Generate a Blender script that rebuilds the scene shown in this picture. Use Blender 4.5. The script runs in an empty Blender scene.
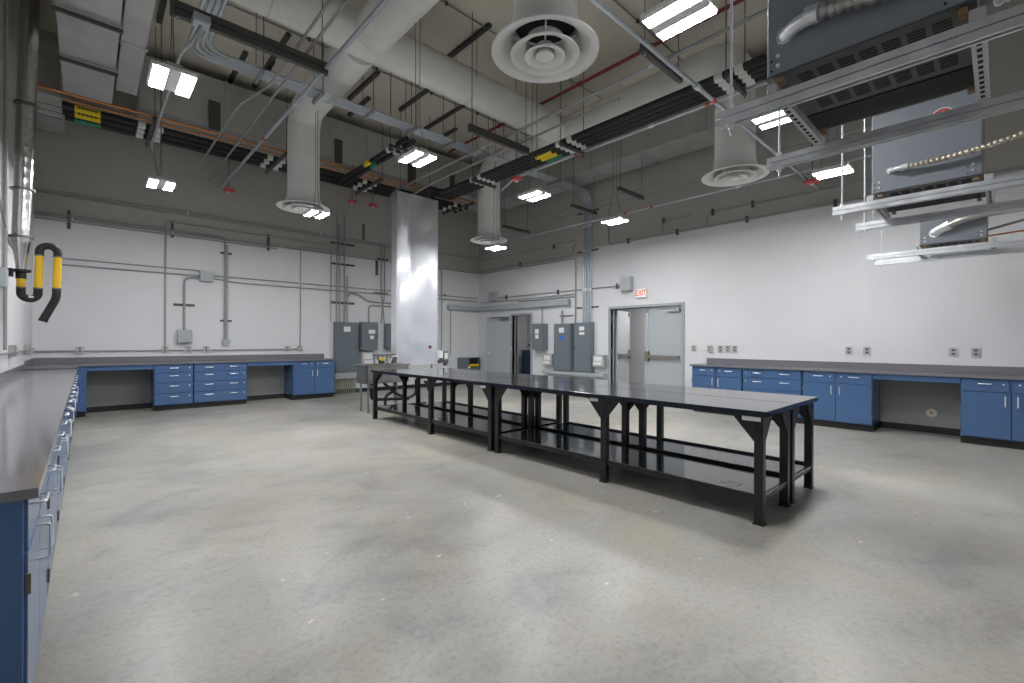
import bpy, bmesh, math, random
from mathutils import Vector, Matrix
random.seed(7)
SC = bpy.context.scene
COL = SC.collection

# ------------------------------------------------------------------ camera
FPX, AZ, CAMH, ROLL = 455.6, math.radians(42.984), 1.3374, 0.0039
FWD = Vector((math.sin(AZ), math.cos(AZ), 0)); RGT = Vector((math.cos(AZ), -math.sin(AZ), 0)); UP = Vector((0, 0, 1))
cam_d = bpy.data.cameras.new('camera'); cam_d.sensor_width = 36; cam_d.lens = FPX / 1024 * 36
cam_d.clip_start = 0.02; cam_d.clip_end = 100
cam = bpy.data.objects.new('camera', cam_d); COL.objects.link(cam)
_r = RGT * math.cos(ROLL) + UP * math.sin(ROLL); _u = UP * math.cos(ROLL) - RGT * math.sin(ROLL)
cam.matrix_world = Matrix(((_r.x, _u.x, -FWD.x, 0), (_r.y, _u.y, -FWD.y, 0), (_r.z, _u.z, -FWD.z, CAMH), (0, 0, 0, 1)))
SC.camera = cam

# ------------------------------------------------------------------ world, exposure, lamp strength
world = bpy.data.worlds.new('world'); SC.world = world; world.use_nodes = True
world.node_tree.nodes['Background'].inputs[0].default_value = (0.5, 0.5, 0.52, 1)
world.node_tree.nodes['Background'].inputs[1].default_value = 0.05
SC.view_settings.view_transform = 'Standard'
SC.view_settings.look = 'None'
SC.view_settings.gamma = 1.0
SC.view_settings.use_curve_mapping = False
SC.view_settings.exposure = 0.0
LAMP = 203.0          # emission of every ceiling lamp lens

# ------------------------------------------------------------------ survey helpers (sight line -> point on a real plane)
def ray(x, y):
    u, w = x - 512, y - 341.5
    c, s = math.cos(ROLL), math.sin(ROLL); u, w = u * c + w * s, -u * s + w * c
    return FWD + RGT * (u / FPX) - UP * (w / FPX)
def onz(x, y, z): d = ray(x, y); return d * ((z - CAMH) / d.z) + UP * CAMH
def ony(x, y, Y): d = ray(x, y); return d * (Y / d.y) + UP * CAMH
def onx(x, y, X): d = ray(x, y); return d * (X / d.x) + UP * CAMH

# ------------------------------------------------------------------ room dimensions
XL, XR, YB, YN, ZC = -0.70, 9.20, 11.44, -1.75, 6.40

# ------------------------------------------------------------------ materials
def new_mat(name):
    m = bpy.data.materials.new(name); m.use_nodes = True
    nt = m.node_tree; b = nt.nodes['Principled BSDF']
    return m, nt, b
def mat(name, col, rough=0.5, metal=0.0, spec=0.5, var=0.0, scale=8.0, bump=0.0, bscale=60.0, coat=0.0, stretch=None, rvar=0.0):
    m, nt, b = new_mat(name)
    b.inputs['Base Color'].default_value = (*col, 1); b.inputs['Roughness'].default_value = rough
    b.inputs['Metallic'].default_value = metal; b.inputs['Specular IOR Level'].default_value = spec
    b.inputs['Coat Weight'].default_value = coat
    tc = nt.nodes.new('ShaderNodeTexCoord'); src = tc.outputs['Object']
    if stretch:
        mp = nt.nodes.new('ShaderNodeMapping'); mp.inputs['Scale'].default_value = stretch
        nt.links.new(src, mp.inputs[0]); src = mp.outputs[0]
    if var or rvar:
        n = nt.nodes.new('ShaderNodeTexNoise'); n.inputs['Scale'].default_value = scale; n.inputs['Detail'].default_value = 6
        nt.links.new(src, n.inputs['Vector'])
        if var:
            r = nt.nodes.new('ShaderNodeMapRange'); r.inputs[1].default_value = 0.25; r.inputs[2].default_value = 0.75
            r.inputs[3].default_value = 1 - var; r.inputs[4].default_value = 1 + var
            nt.links.new(n.outputs['Fac'], r.inputs[0])
            mx = nt.nodes.new('ShaderNodeMix'); mx.data_type = 'RGBA'; mx.blend_type = 'MULTIPLY'; mx.inputs[0].default_value = 1
            mx.inputs[6].default_value = (*col, 1); nt.links.new(r.outputs[0], mx.inputs[7])
            nt.links.new(mx.outputs[2], b.inputs['Base Color'])
        if rvar:
            r2 = nt.nodes.new('ShaderNodeMapRange'); r2.inputs[1].default_value = 0.3; r2.inputs[2].default_value = 0.7
            r2.inputs[3].default_value = max(0.02, rough - rvar); r2.inputs[4].default_value = rough + rvar
            nt.links.new(n.outputs['Fac'], r2.inputs[0]); nt.links.new(r2.outputs[0], b.inputs['Roughness'])
    if bump:
        n2 = nt.nodes.new('ShaderNodeTexNoise'); n2.inputs['Scale'].default_value = bscale; n2.inputs['Detail'].default_value = 4
        nt.links.new(src, n2.inputs['Vector'])
        bp = nt.nodes.new('ShaderNodeBump'); bp.inputs['Strength'].default_value = bump; bp.inputs['Distance'].default_value = 0.01
        nt.links.new(n2.outputs['Fac'], bp.inputs['Height']); nt.links.new(bp.outputs[0], b.inputs['Normal'])
    return m
def emis(name, col, strength):
    m = bpy.data.materials.new(name); m.use_nodes = True; nt = m.node_tree; nt.nodes.clear()
    e = nt.nodes.new('ShaderNodeEmission'); e.inputs[0].default_value = (*col, 1); e.inputs[1].default_value = strength
    o = nt.nodes.new('ShaderNodeOutputMaterial'); nt.links.new(e.outputs[0], o.inputs[0]); return m
def concrete():
    m, nt, b = new_mat('polished_concrete')
    tc = nt.nodes.new('ShaderNodeTexCoord'); P = tc.outputs['Object']
    def noise(scale, detail, dist=0.0, rough=0.6, vec=P):
        n = nt.nodes.new('ShaderNodeTexNoise'); n.inputs['Scale'].default_value = scale; n.inputs['Detail'].default_value = detail
        n.inputs['Distortion'].default_value = dist; n.inputs['Roughness'].default_value = rough
        nt.links.new(vec, n.inputs['Vector']); return n.outputs['Fac']
    def ramp(fac, stops):
        r = nt.nodes.new('ShaderNodeValToRGB'); e = r.color_ramp.elements
        e[0].position, e[0].color = stops[0][0], (*stops[0][1], 1); e[1].position, e[1].color = stops[-1][0], (*stops[-1][1], 1)
        for p, c in stops[1:-1]:
            k = e.new(p); k.color = (*c, 1)
        nt.links.new(fac, r.inputs[0]); return r.outputs[0]
    def mix(a, c, fac, mode='MULTIPLY'):
        x = nt.nodes.new('ShaderNodeMix'); x.data_type = 'RGBA'; x.blend_type = mode
        if isinstance(fac, float): x.inputs[0].default_value = fac
        else: nt.links.new(fac, x.inputs[0])
        nt.links.new(a, x.inputs[6]); nt.links.new(c, x.inputs[7]); return x.outputs[2]
    mp = nt.nodes.new('ShaderNodeMapping'); mp.inputs['Rotation'].default_value = (0, 0, 0.9); mp.inputs['Scale'].default_value = (0.85, 1.2, 1); nt.links.new(P, mp.inputs[0])
    big = ramp(noise(0.45, 5, 0.3, 0.55), [(0.32, (0.30, 0.296, 0.283)), (0.50, (0.41, 0.403, 0.382)), (0.68, (0.53, 0.518, 0.487))])
    mid = ramp(noise(1.3, 9, 0.5, 0.68, mp.outputs[0]), [(0.33, (0.66, 0.67, 0.69)), (0.50, (0.94, 0.94, 0.935)), (0.70, (1.0, 0.985, 0.95))])
    tan = ramp(noise(1.1, 5, 0.3, 0.7), [(0.42, (1, 1, 1)), (0.68, (1.0, 0.935, 0.80))])
    fine = ramp(noise(34, 5, 0, 0.8), [(0.34, (0.70, 0.69, 0.67)), (0.50, (0.95, 0.945, 0.93)), (0.68, (1.0, 1.0, 1.0))])
    c = mix(big, mid, 0.9); c = mix(c, tan, 0.85); c = mix(c, fine, 0.8)
    vo = nt.nodes.new('ShaderNodeTexVoronoi'); vo.inputs['Scale'].default_value = 6
    wn = nt.nodes.new('ShaderNodeTexNoise'); wn.inputs['Scale'].default_value = 22; nt.links.new(P, wn.inputs['Vector'])
    wm = nt.nodes.new('ShaderNodeVectorMath'); wm.operation = 'MULTIPLY_ADD'; wm.inputs[1].default_value = (0.09, 0.09, 0); nt.links.new(wn.outputs['Color'], wm.inputs[0]); nt.links.new(P, wm.inputs[2])
    nt.links.new(wm.outputs[0], vo.inputs['Vector'])
    sp = nt.nodes.new('ShaderNodeMath'); sp.operation = 'LESS_THAN'; sp.inputs[1].default_value = 0.085
    nt.links.new(vo.outputs['Distance'], sp.inputs[0])
    vr = nt.nodes.new('ShaderNodeMath'); vr.operation = 'GREATER_THAN'; vr.inputs[1].default_value = 0.80
    sx = nt.nodes.new('ShaderNodeSeparateColor'); nt.links.new(vo.outputs['Color'], sx.inputs[0]); nt.links.new(sx.outputs[0], vr.inputs[0])
    mm = nt.nodes.new('ShaderNodeMath'); mm.operation = 'MULTIPLY'; nt.links.new(sp.outputs[0], mm.inputs[0]); nt.links.new(vr.outputs[0], mm.inputs[1])
    rgb = nt.nodes.new('ShaderNodeRGB'); rgb.outputs[0].default_value = (0.60, 0.585, 0.54, 1)
    c = mix(c, rgb.outputs[0], mm.outputs[0], 'MIX')
    nt.links.new(c, b.inputs['Base Color'])
    rr = nt.nodes.new('ShaderNodeMapRange'); rr.inputs[1].default_value = 0.3; rr.inputs[2].default_value = 0.7
    rr.inputs[3].default_value = 0.30; rr.inputs[4].default_value = 0.44
    nt.links.new(noise(1.7, 6, 0.5), rr.inputs[0]); nt.links.new(rr.outputs[0], b.inputs['Roughness'])
    b.inputs['Specular IOR Level'].default_value = 0.5
    return m

M = {}
M['concrete'] = concrete()
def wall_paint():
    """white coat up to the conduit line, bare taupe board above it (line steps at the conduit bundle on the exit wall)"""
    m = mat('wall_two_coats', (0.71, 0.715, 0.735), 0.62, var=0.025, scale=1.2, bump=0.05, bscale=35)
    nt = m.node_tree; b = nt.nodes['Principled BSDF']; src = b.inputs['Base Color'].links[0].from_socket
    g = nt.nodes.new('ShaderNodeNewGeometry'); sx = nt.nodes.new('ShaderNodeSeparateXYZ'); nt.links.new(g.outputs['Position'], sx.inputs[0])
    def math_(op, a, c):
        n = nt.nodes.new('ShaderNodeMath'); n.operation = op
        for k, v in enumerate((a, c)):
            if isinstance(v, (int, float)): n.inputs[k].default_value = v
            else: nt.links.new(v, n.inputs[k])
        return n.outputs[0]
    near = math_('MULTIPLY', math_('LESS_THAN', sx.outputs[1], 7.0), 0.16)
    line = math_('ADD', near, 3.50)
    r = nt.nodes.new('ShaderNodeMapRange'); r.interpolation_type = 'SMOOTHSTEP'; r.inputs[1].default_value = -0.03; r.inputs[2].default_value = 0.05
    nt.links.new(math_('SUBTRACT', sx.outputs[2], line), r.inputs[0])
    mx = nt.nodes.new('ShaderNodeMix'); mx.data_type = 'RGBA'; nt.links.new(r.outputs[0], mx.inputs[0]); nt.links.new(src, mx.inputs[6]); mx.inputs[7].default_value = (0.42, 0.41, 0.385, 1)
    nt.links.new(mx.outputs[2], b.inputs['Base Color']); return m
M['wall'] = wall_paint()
M['knee_darkener'] = mat('grey_knee_darkener', (0.30, 0.30, 0.295), 0.6, var=0.05, scale=2)
M['deck'] = mat('ceiling_deck', (0.68, 0.645, 0.55), 0.8, var=0.06, scale=0.8)
M['cove'] = mat('black_rubber_base', (0.018, 0.018, 0.02), 0.5)
M['blue'] = mat('blue_cabinet_paint', (0.072, 0.145, 0.300), 0.22, var=0.03, scale=3)
M['blue_dark'] = mat('dark_blue_lacquer', (0.02, 0.045, 0.11), 0.4)
M['gap'] = mat('cabinet_interior', (0.015, 0.02, 0.035), 0.7)
M['toe'] = mat('toe_kick_rubber', (0.022, 0.02, 0.02), 0.55)
M['epoxy'] = mat('dark_epoxy_worktop', (0.185, 0.183, 0.203), 0.13, spec=0.85)
M['nickel'] = mat('satin_nickel', (0.86, 0.87, 0.88), 0.3, 0.55)
M['hinge'] = mat('bronze_hinge', (0.20, 0.19, 0.175), 0.4, 0.9)
M['galv'] = mat('galvanized_steel', (0.74, 0.755, 0.78), 0.38, 0.7, var=0.13, scale=9, rvar=0.08)
M['galvduct'] = mat('galvanized_duct_sheet', (0.56, 0.56, 0.56), 0.5, 0.6, var=0.10, scale=2.5)
M['sheet'] = mat('bright_sheet_metal', (0.88, 0.90, 0.95), 0.28, 0.75, var=0.05, scale=2, bump=0.35, bscale=2.2)
M['emt'] = mat('zinc_conduit', (0.50, 0.55, 0.60), 0.35, 0.6)
M['emtwall'] = mat('wall_conduit', (0.34, 0.345, 0.345), 0.45, 0.3)
M['strut'] = mat('weathered_strut', (0.11, 0.108, 0.105), 0.55, 0.5, var=0.1, scale=20)
M['rod'] = mat('threaded_rod', (0.15, 0.15, 0.15), 0.5, 0.7)
M['duct'] = mat('white_duct_wrap', (0.80, 0.80, 0.78), 0.6, var=0.06, scale=3, bump=0.45, bscale=5)
M['diff'] = mat('white_diffuser_enamel', (0.76, 0.755, 0.74), 0.45)
M['black'] = mat('black_foam_insulation', (0.014, 0.014, 0.015), 0.6, bump=0.2, bscale=30)
M['copper'] = mat('copper_pipe', (0.62, 0.27, 0.11), 0.35, 0.75, var=0.1, scale=6)
M['red'] = mat('red_sprinkler_paint', (0.22, 0.025, 0.03), 0.45)
M['redbright'] = mat('red_plastic', (0.55, 0.06, 0.05), 0.4)
M['yellow'] = mat('yellow_vinyl', (0.85, 0.62, 0.01), 0.45)
M['yellowtube'] = mat('yellow_arm_tube', (0.80, 0.50, 0.015), 0.35)
M['green'] = mat('green_vinyl', (0.02, 0.22, 0.14), 0.45)
M['white'] = mat('white_plastic', (0.80, 0.80, 0.79), 0.4)
M['saddle'] = mat('white_pipe_saddle', (0.75, 0.75, 0.73), 0.4)
M['tblack'] = mat('black_table_paint', (0.010, 0.010, 0.011), 0.35)
M['ttop'] = mat('black_table_laminate', (0.016, 0.016, 0.018), 0.13, coat=0.3)
M['panel'] = mat('grey_electrical_enamel', (0.155, 0.185, 0.21), 0.4)
M['panel_lt'] = mat('light_grey_enamel', (0.40, 0.43, 0.45), 0.4)
M['unit'] = mat('blue_grey_enamel', (0.235, 0.255, 0.285), 0.34)
M['slot'] = mat('dark_slot', (0.012, 0.012, 0.013), 0.8)
M['orange'] = mat('orange_wood_pad', (0.24, 0.145, 0.07), 0.6)
M['doorp'] = mat('grey_door_paint', (0.42, 0.45, 0.48), 0.38)
M['doorf'] = mat('grey_frame_paint', (0.36, 0.385, 0.41), 0.4)
M['brass'] = mat('aged_bronze_hardware', (0.33, 0.30, 0.25), 0.4, 0.8)
M['steel'] = mat('stainless_steel', (0.38, 0.37, 0.36), 0.45, 1.0)
M['spiral'] = mat('spiral_duct_steel', (0.62, 0.61, 0.60), 0.25, 1.0)
M['print'] = mat('black_print', (0.02, 0.02, 0.02), 0.6)
M['paper'] = mat('white_label_paper', (0.82, 0.82, 0.82), 0.6)
M['bluetag'] = mat('bright_blue_tag', (0.03, 0.16, 0.75), 0.5)
M['exitred'] = emis('exit_letters', (0.85, 0.10, 0.045), 1.0)
M['exitface'] = emis('exit_face', (0.92, 0.89, 0.86), 1.0)
M['lens'] = emis('led_lens', (0.985, 0.99, 1.0), LAMP)
M['lens_fill'] = emis('fill_lamp_lens', (1.0, 0.98, 0.96), 42.0)
M['outlet'] = mat('steel_cover_plate', (0.50, 0.50, 0.50), 0.4, 0.5)
M['beige'] = mat('beige_plastic', (0.68, 0.62, 0.50), 0.5)
M['flex'] = mat('flexible_steel_conduit', (0.55, 0.54, 0.52), 0.30, 0.9)
M['flexbeige'] = mat('armoured_cable', (0.55, 0.50, 0.40), 0.4, 0.7)
M['corr'] = mat('corridor_wall_paint', (0.56, 0.56, 0.58), 0.6)
M['rawpipe'] = mat('raw_pipe_stub', (0.36, 0.37, 0.28), 0.5, 0.3, var=0.3, scale=14)

# ------------------------------------------------------------------ mesh helpers (all in world coordinates)
def V(*a): return Vector(a)
def box(bm, a, b, bev=0.0):
    x0, x1 = sorted((a[0], b[0])); y0, y1 = sorted((a[1], b[1])); z0, z1 = sorted((a[2], b[2]))
    v = [bm.verts.new(p) for p in ((x0,y0,z0),(x1,y0,z0),(x1,y1,z0),(x0,y1,z0),(x0,y0,z1),(x1,y0,z1),(x1,y1,z1),(x0,y1,z1))]
    f = [bm.faces.new([v[i] for i in q]) for q in ((3,2,1,0),(4,5,6,7),(0,1,5,4),(1,2,6,5),(2,3,7,6),(3,0,4,7))]
    if bev:
        e = list({e for q in f for e in q.edges})
        bmesh.ops.bevel(bm, geom=e, offset=bev, segments=1, affect='EDGES')
def prism(bm, pts, off):
    """polygon pts (3-D, planar) pushed along off"""
    off = Vector(off); a = [bm.verts.new(p) for p in pts]; b = [bm.verts.new(Vector(p) + off) for p in pts]; n = len(a)
    bm.faces.new(a); bm.faces.new(b[::-1])
    for i in range(n): bm.faces.new((a[i], b[i], b[(i+1) % n], a[(i+1) % n]))
    bmesh.ops.recalc_face_normals(bm, faces=bm.faces[:])
def fillet(pts, f, k=4):
    pts = [Vector(p) for p in pts]
    pts = [p for i, p in enumerate(pts) if i == 0 or (p - pts[i-1]).length > 1e-5]
    if len(pts) < 3 or f <= 0: return pts
    out = [pts[0]]
    for i in range(1, len(pts) - 1):
        p, a, b = pts[i], pts[i-1], pts[i+1]
        da, db = (a - p), (b - p); r = min(f, da.length * 0.49, db.length * 0.49)
        da.normalize(); db.normalize()
        if da.angle(-db) < 0.02: out.append(p); continue
        s, e = p + da * r, p + db * r
        for j in range(k + 1):
            t = j / k; out.append(s * (1-t)**2 + p * 2*t*(1-t) + e * t*t)
    out.append(pts[-1]); return out
def sweep(bm, pts, r, n=8, f=0.0, k=4, radii=None, cap=True):
    P = fillet(pts, f, k); N = len(P)
    T = []
    for i in range(N):
        t = (P[min(i+1, N-1)] - P[max(i-1, 0)]).normalized(); T.append(t)
    ref = Vector((0, 0, 1)) if abs(T[0].z) < 0.9 else Vector((1, 0, 0))
    u = T[0].cross(ref).normalized(); rings = []
    for i in range(N):
        u = (u - T[i] * u.dot(T[i])).normalized(); w = T[i].cross(u); rr = radii[i] if radii else r
        rings.append([bm.verts.new(P[i] + (u * math.cos(a) + w * math.sin(a)) * rr) for a in [2*math.pi*j/n for j in range(n)]])
    for i in range(N - 1):
        for j in range(n): bm.faces.new((rings[i][j], rings[i][(j+1) % n], rings[i+1][(j+1) % n], rings[i+1][j]))
    if cap: bm.faces.new(rings[0][::-1]); bm.faces.new(rings[-1])
def cyl(bm, a, b, r, n=12, r2=None): sweep(bm, [a, b], r, n, radii=[r, r if r2 is None else r2])
def ribbed(bm, pts, r, pitch=0.02, amp=0.12, n=10, f=0.15):
    P = fillet(pts, f, 8); out = []
    for a, b in zip(P[:-1], P[1:]):
        m = max(1, int((b - a).length / (pitch / 2)))
        out += [a.lerp(b, i / m) for i in range(m)]
    out.append(P[-1])
    sweep(bm, out, r, n, radii=[r * (1 + amp * (1 if i % 2 else -1)) for i in range(len(out))])
def lathe(bm, c, prof, n=32):
    c = Vector(c); R = []
    for (r, z) in prof: R.append([bm.verts.new(c + Vector((r*math.cos(2*math.pi*j/n), r*math.sin(2*math.pi*j/n), z))) for j in range(n)])
    for i in range(len(R) - 1):
        for j in range(n): bm.faces.new((R[i][j], R[i][(j+1) % n], R[i+1][(j+1) % n], R[i+1][j]))
WLOC = {}
def obj(name, bm, m, parent=None, smooth=False, label=None):
    bmesh.ops.recalc_face_normals(bm, faces=bm.faces[:])
    me = bpy.data.meshes.new(name)
    if parent is not None: base = WLOC[parent.name]
    else:
        xs = [v.co for v in bm.verts]
        base = Vector(((min(c.x for c in xs)+max(c.x for c in xs))/2, (min(c.y for c in xs)+max(c.y for c in xs))/2, min(c.z for c in xs)))
    bmesh.ops.translate(bm, verts=bm.verts[:], vec=-base)
    bm.to_mesh(me); bm.free(); me.materials.append(m if not isinstance(m, str) else M[m])
    if smooth:
        for p in me.polygons: p.use_smooth = True
        try: me.set_sharp_from_angle(angle=math.radians(40))
        except Exception: pass
    o = bpy.data.objects.new(name, me); COL.objects.link(o)
    if parent is not None: o.parent = parent
    else: o.location = base
    WLOC[o.name] = base
    if label: o['label'] = label
    return o
def B(name, a, b, m, parent=None, bev=0.0, label=None):
    bm = bmesh.new(); box(bm, a, b, bev); return obj(name, bm, m, parent, label=label)
def T(name, pts, r, m, parent=None, n=8, f=0.0, label=None):
    bm = bmesh.new(); sweep(bm, pts, r, n, f); return obj(name, bm, m, parent, smooth=True, label=label)
def thing(name, loc, label, cat, group=None, kind=None):
    o = bpy.data.objects.new(name, None); COL.objects.link(o); o.location = loc; o.empty_display_size = 0.1
    WLOC[o.name] = Vector(loc)
    if kind: o['kind'] = kind
    return tag(o, label, cat, group)
def tag(o, label, cat, group=None):
    if label: o['label'] = label
    if cat: o['category'] = cat
    if group: o['group'] = group
    return o
def struct(o, label=None):
    o['kind'] = 'structure'
    if label: o['label'] = label
    return o

# ------------------------------------------------------------------ room shell
def slab(name, boxes, m, label):
    bm = bmesh.new()
    for a, b in boxes: box(bm, a, b)
    return struct(obj(name, bm, m), label)
D1 = (9.08, 9.86, 2.10); D2 = (4.60, 6.39, 2.12)      # door openings: y0, y1, height
XC = 11.4
slab('floor', [((XL-0.2, YN-0.2, -0.2), (XC+0.2, YB+0.2, 0))], 'concrete', 'polished grey concrete floor of the workshop')
slab('ceiling', [((XL-0.2, YN-0.2, ZC), (XC+0.2, YB+0.2, ZC+0.2))], 'deck', 'beige ceiling deck high above the ducts')
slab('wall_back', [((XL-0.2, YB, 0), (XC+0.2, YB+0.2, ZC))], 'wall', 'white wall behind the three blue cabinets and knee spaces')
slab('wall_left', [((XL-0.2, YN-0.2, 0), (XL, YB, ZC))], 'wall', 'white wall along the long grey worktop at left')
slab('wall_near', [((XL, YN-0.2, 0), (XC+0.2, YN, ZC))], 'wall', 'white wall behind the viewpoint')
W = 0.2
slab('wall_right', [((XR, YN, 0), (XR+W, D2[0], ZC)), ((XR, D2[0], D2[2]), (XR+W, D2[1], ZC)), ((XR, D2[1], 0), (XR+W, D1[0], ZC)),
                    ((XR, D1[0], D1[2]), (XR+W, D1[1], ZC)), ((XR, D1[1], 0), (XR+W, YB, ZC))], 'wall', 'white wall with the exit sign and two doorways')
slab('wall_corridor', [((XC, YN, 0), (XC+0.2, YB, ZC)), ((XR+W, 8.3, 0), (XC, 8.4, ZC)), ((XR+W, 3.2, 0), (XC, 3.3, ZC)), ((XR+W, 3.3, 2.7), (XC, YB, 2.8))],
     'corr', 'grey corridor walls seen through the doorways')
struct(B('baseboard_back', (XL, YB-0.012, 0), (XR, YB, 0.1), 'cove'), 'black rubber base along the back wall')
for i, (a, b) in enumerate(((-1.6, 4.52), (6.47, 9.0), (9.94, YB))):
    struct(B('baseboard_right' if i == 0 else 'baseboard_right_%d' % (i+1), (XR-0.012, a, 0), (XR, b, 0.1), 'cove'))
struct(B('baseboard_left', (XL, YN, 0), (XL+0.012, YB, 0.1), 'cove'))

# ------------------------------------------------------------------ doors
def door_frame(root, y0, y1, h):
    for s, y in ((-1, y0), (1, y1)):
        B('jamb', (XR-0.03, y, 0), (XR+W+0.03, y + s*0.06, h), 'doorf', root, 0.004)
    B('head', (XR-0.03, y0-0.06, h), (XR+W+0.03, y1+0.06, h+0.06), 'doorf', root, 0.004)
    for s, y in ((1, y0), (-1, y1)): B('door_stop', (XR+0.09, y, 0), (XR+0.12, y + s*0.016, h), 'doorf', root)
def leaf_mesh(root, hinge, ang, width, h, name='leaf'):
    """leaf swinging from hinge point; ang is the direction of the free edge in plan"""
    d = Vector((math.cos(ang), math.sin(ang), 0)); n = Vector((-d.y, d.x, 0)); t = 0.045
    p = Vector((hinge[0], hinge[1], 0.012)); bm = bmesh.new()
    prism(bm, [p - n*t/2, p + d*width - n*t/2, p + d*width + n*t/2, p + n*t/2], (0, 0, h - 0.02))
    return obj(name, bm, 'doorp', root), p, d, n
def obox(bm, o, d, n, u0, u1, w0, w1, z0, z1):
    prism(bm, [o + d*u0 + n*w0 + UP*z0, o + d*u1 + n*w0 + UP*z0, o + d*u1 + n*w1 + UP*z0, o + d*u0 + n*w1 + UP*z0], (0, 0, z1 - z0))
r = thing('door_1', (XR, 9.47, 0), 'grey single door swung flat against the wall beside the corner', None, kind='structure')
door_frame(r, D1[0], D1[1], D1[2])
lf, p, d, n = leaf_mesh(r, (XR-0.035, D1[1]+0.03), math.radians(100.5), 0.90, 2.09)
for s in (-1, 1):
    bm = bmesh.new(); c = p + d*0.835 + UP*0.98
    cyl(bm, c + n*s*0.022, c + n*s*0.035, 0.028, 12); sweep(bm, [c + n*s*0.03, c + n*s*0.065, c + n*s*0.065 - d*0.12], 0.014, 8, 0.02)
    obj('lever_handle', bm, 'nickel', lf, True)
bm = bmesh.new(); obox(bm, p, d, n, 0.05, 0.36, 0.0225, 0.085, 1.94, 2.01); obj('door_closer', bm, 'panel', lf)
bm = bmesh.new(); obox(bm, p, d, n, 0.02, 0.66, 0.085, 0.115, 2.015, 2.055); obj('closer_arm', bm, 'panel', lf)
for z in (0.25, 1.05, 1.85):
    bm = bmesh.new(); cyl(bm, p + UP*z, p + UP*(z+0.11), 0.012, 8); obj('hinge', bm, 'nickel', r)
r = thing('door_2', (XR, 5.5, 0), 'grey double door with panic bars, far leaf standing open', None, kind='structure')
door_frame(r, D2[0], D2[1], D2[2])
def panic(lf, p, d, n, w, s):
    bm = bmesh.new(); obox(bm, p, d, n, 0.06, w-0.06, s*0.05, s*0.085, 0.965, 1.03); obj('panic_bar', bm, 'brass', lf)
    bm = bmesh.new(); obox(bm, p, d, n, w-0.12, w-0.03, s*0.023, s*0.095, 0.90, 1.12); obj('latch_case', bm, 'brass', lf)
    bm = bmesh.new(); obox(bm, p, d, n, 0.05, 0.11, s*0.023, s*0.06, 0.96, 1.035); obj('bar_bracket', bm, 'brass', lf)
    bm = bmesh.new(); a = p + d*(w-0.075) + n*s*0.05; cyl(bm, a + UP*1.1, a + UP*2.0, 0.009, 8); obj('vertical_rod', bm, 'nickel', lf)
    bm = bmesh.new(); obox(bm, p, d, n, w-0.11, w-0.04, s*0.023, s*0.06, 1.98, 2.07); obj('rod_latch', bm, 'brass', lf)
lf, p, d, n = leaf_mesh(r, (XR+0.055, D2[0]+0.01), math.radians(90), 0.885, 2.11)
panic(lf, p, d, n, 0.885, 1)
bm = bmesh.new(); obox(bm, p, d, n, 0.04, 0.33, 0.023, 0.08, 1.98, 2.05); obj('door_closer', bm, 'doorf', lf)
bm = bmesh.new(); obox(bm, p, d, n, 0.10, 0.55, 0.05, 0.07, 2.065, 2.085); obj('closer_arm', bm, 'doorf', lf)
lf, p, d, n = leaf_mesh(r, (XR+W+0.01, D2[1]-0.02), math.radians(14), 0.885, 2.11)
panic(lf, p, d, n, 0.885, -1)
for y in (D2[0]+0.008, D2[1]-0.012):
    for z in (0.25, 1.05, 1.85): B('hinge', (XR+0.02, y-0.008, z), (XR+0.032, y+0.008, z+0.11), 'nickel', r)
# corridor: unseen lamps added to brighten it, dark blue cabinet and shelf beyond the single door
def fill_lamp_panel(loc, label, h=0.3):
    r = thing('unseen_fill_lamp', loc, label, 'light')
    x, y, z = loc
    B('housing', (x-h, y-h, z-0.04), (x+h, y+h, z), 'white', r); B('lens', (x-h*0.9, y-h*0.9, z-0.05), (x+h*0.9, y+h*0.9, z-0.042), 'lens_fill', r)
fill_lamp_panel((10.4, 5.6, 2.7), 'square unseen lamp added to brighten the corridor beyond the double door')
fill_lamp_panel((10.3, 9.6, 2.7), 'small unseen lamp added to brighten the room beyond the single door', 0.16)
r = thing('storage_cabinet', (11.1, 9.9, 0), 'dark blue cabinet in the dim room beyond the single door', 'cabinet')
B('body', (10.9, 8.7, 0.08), (11.38, 11.2, 1.02), 'blue_dark', r); B('worktop', (10.86, 8.66, 1.02), (11.39, 11.24, 1.05), 'epoxy', r)
for k in range(4): B('door', (10.88, 8.74+k*0.62, 0.12), (10.9, 9.32+k*0.62, 0.98), 'blue_dark', r, 0.003)
r = thing('wall_rail', (11.35, 9.9, 1.2), 'dark pipe rail above the blue cabinet beyond the single door', 'rail')
T('pipe', [(11.33, 8.5, 1.22), (11.33, 11.3, 1.22)], 0.03, 'strut', r)
for y in (8.9, 9.75, 10.8): B('bracket', (11.3, y-0.03, 1.12), (11.4, y+0.03, 1.26), 'strut', r)

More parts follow.
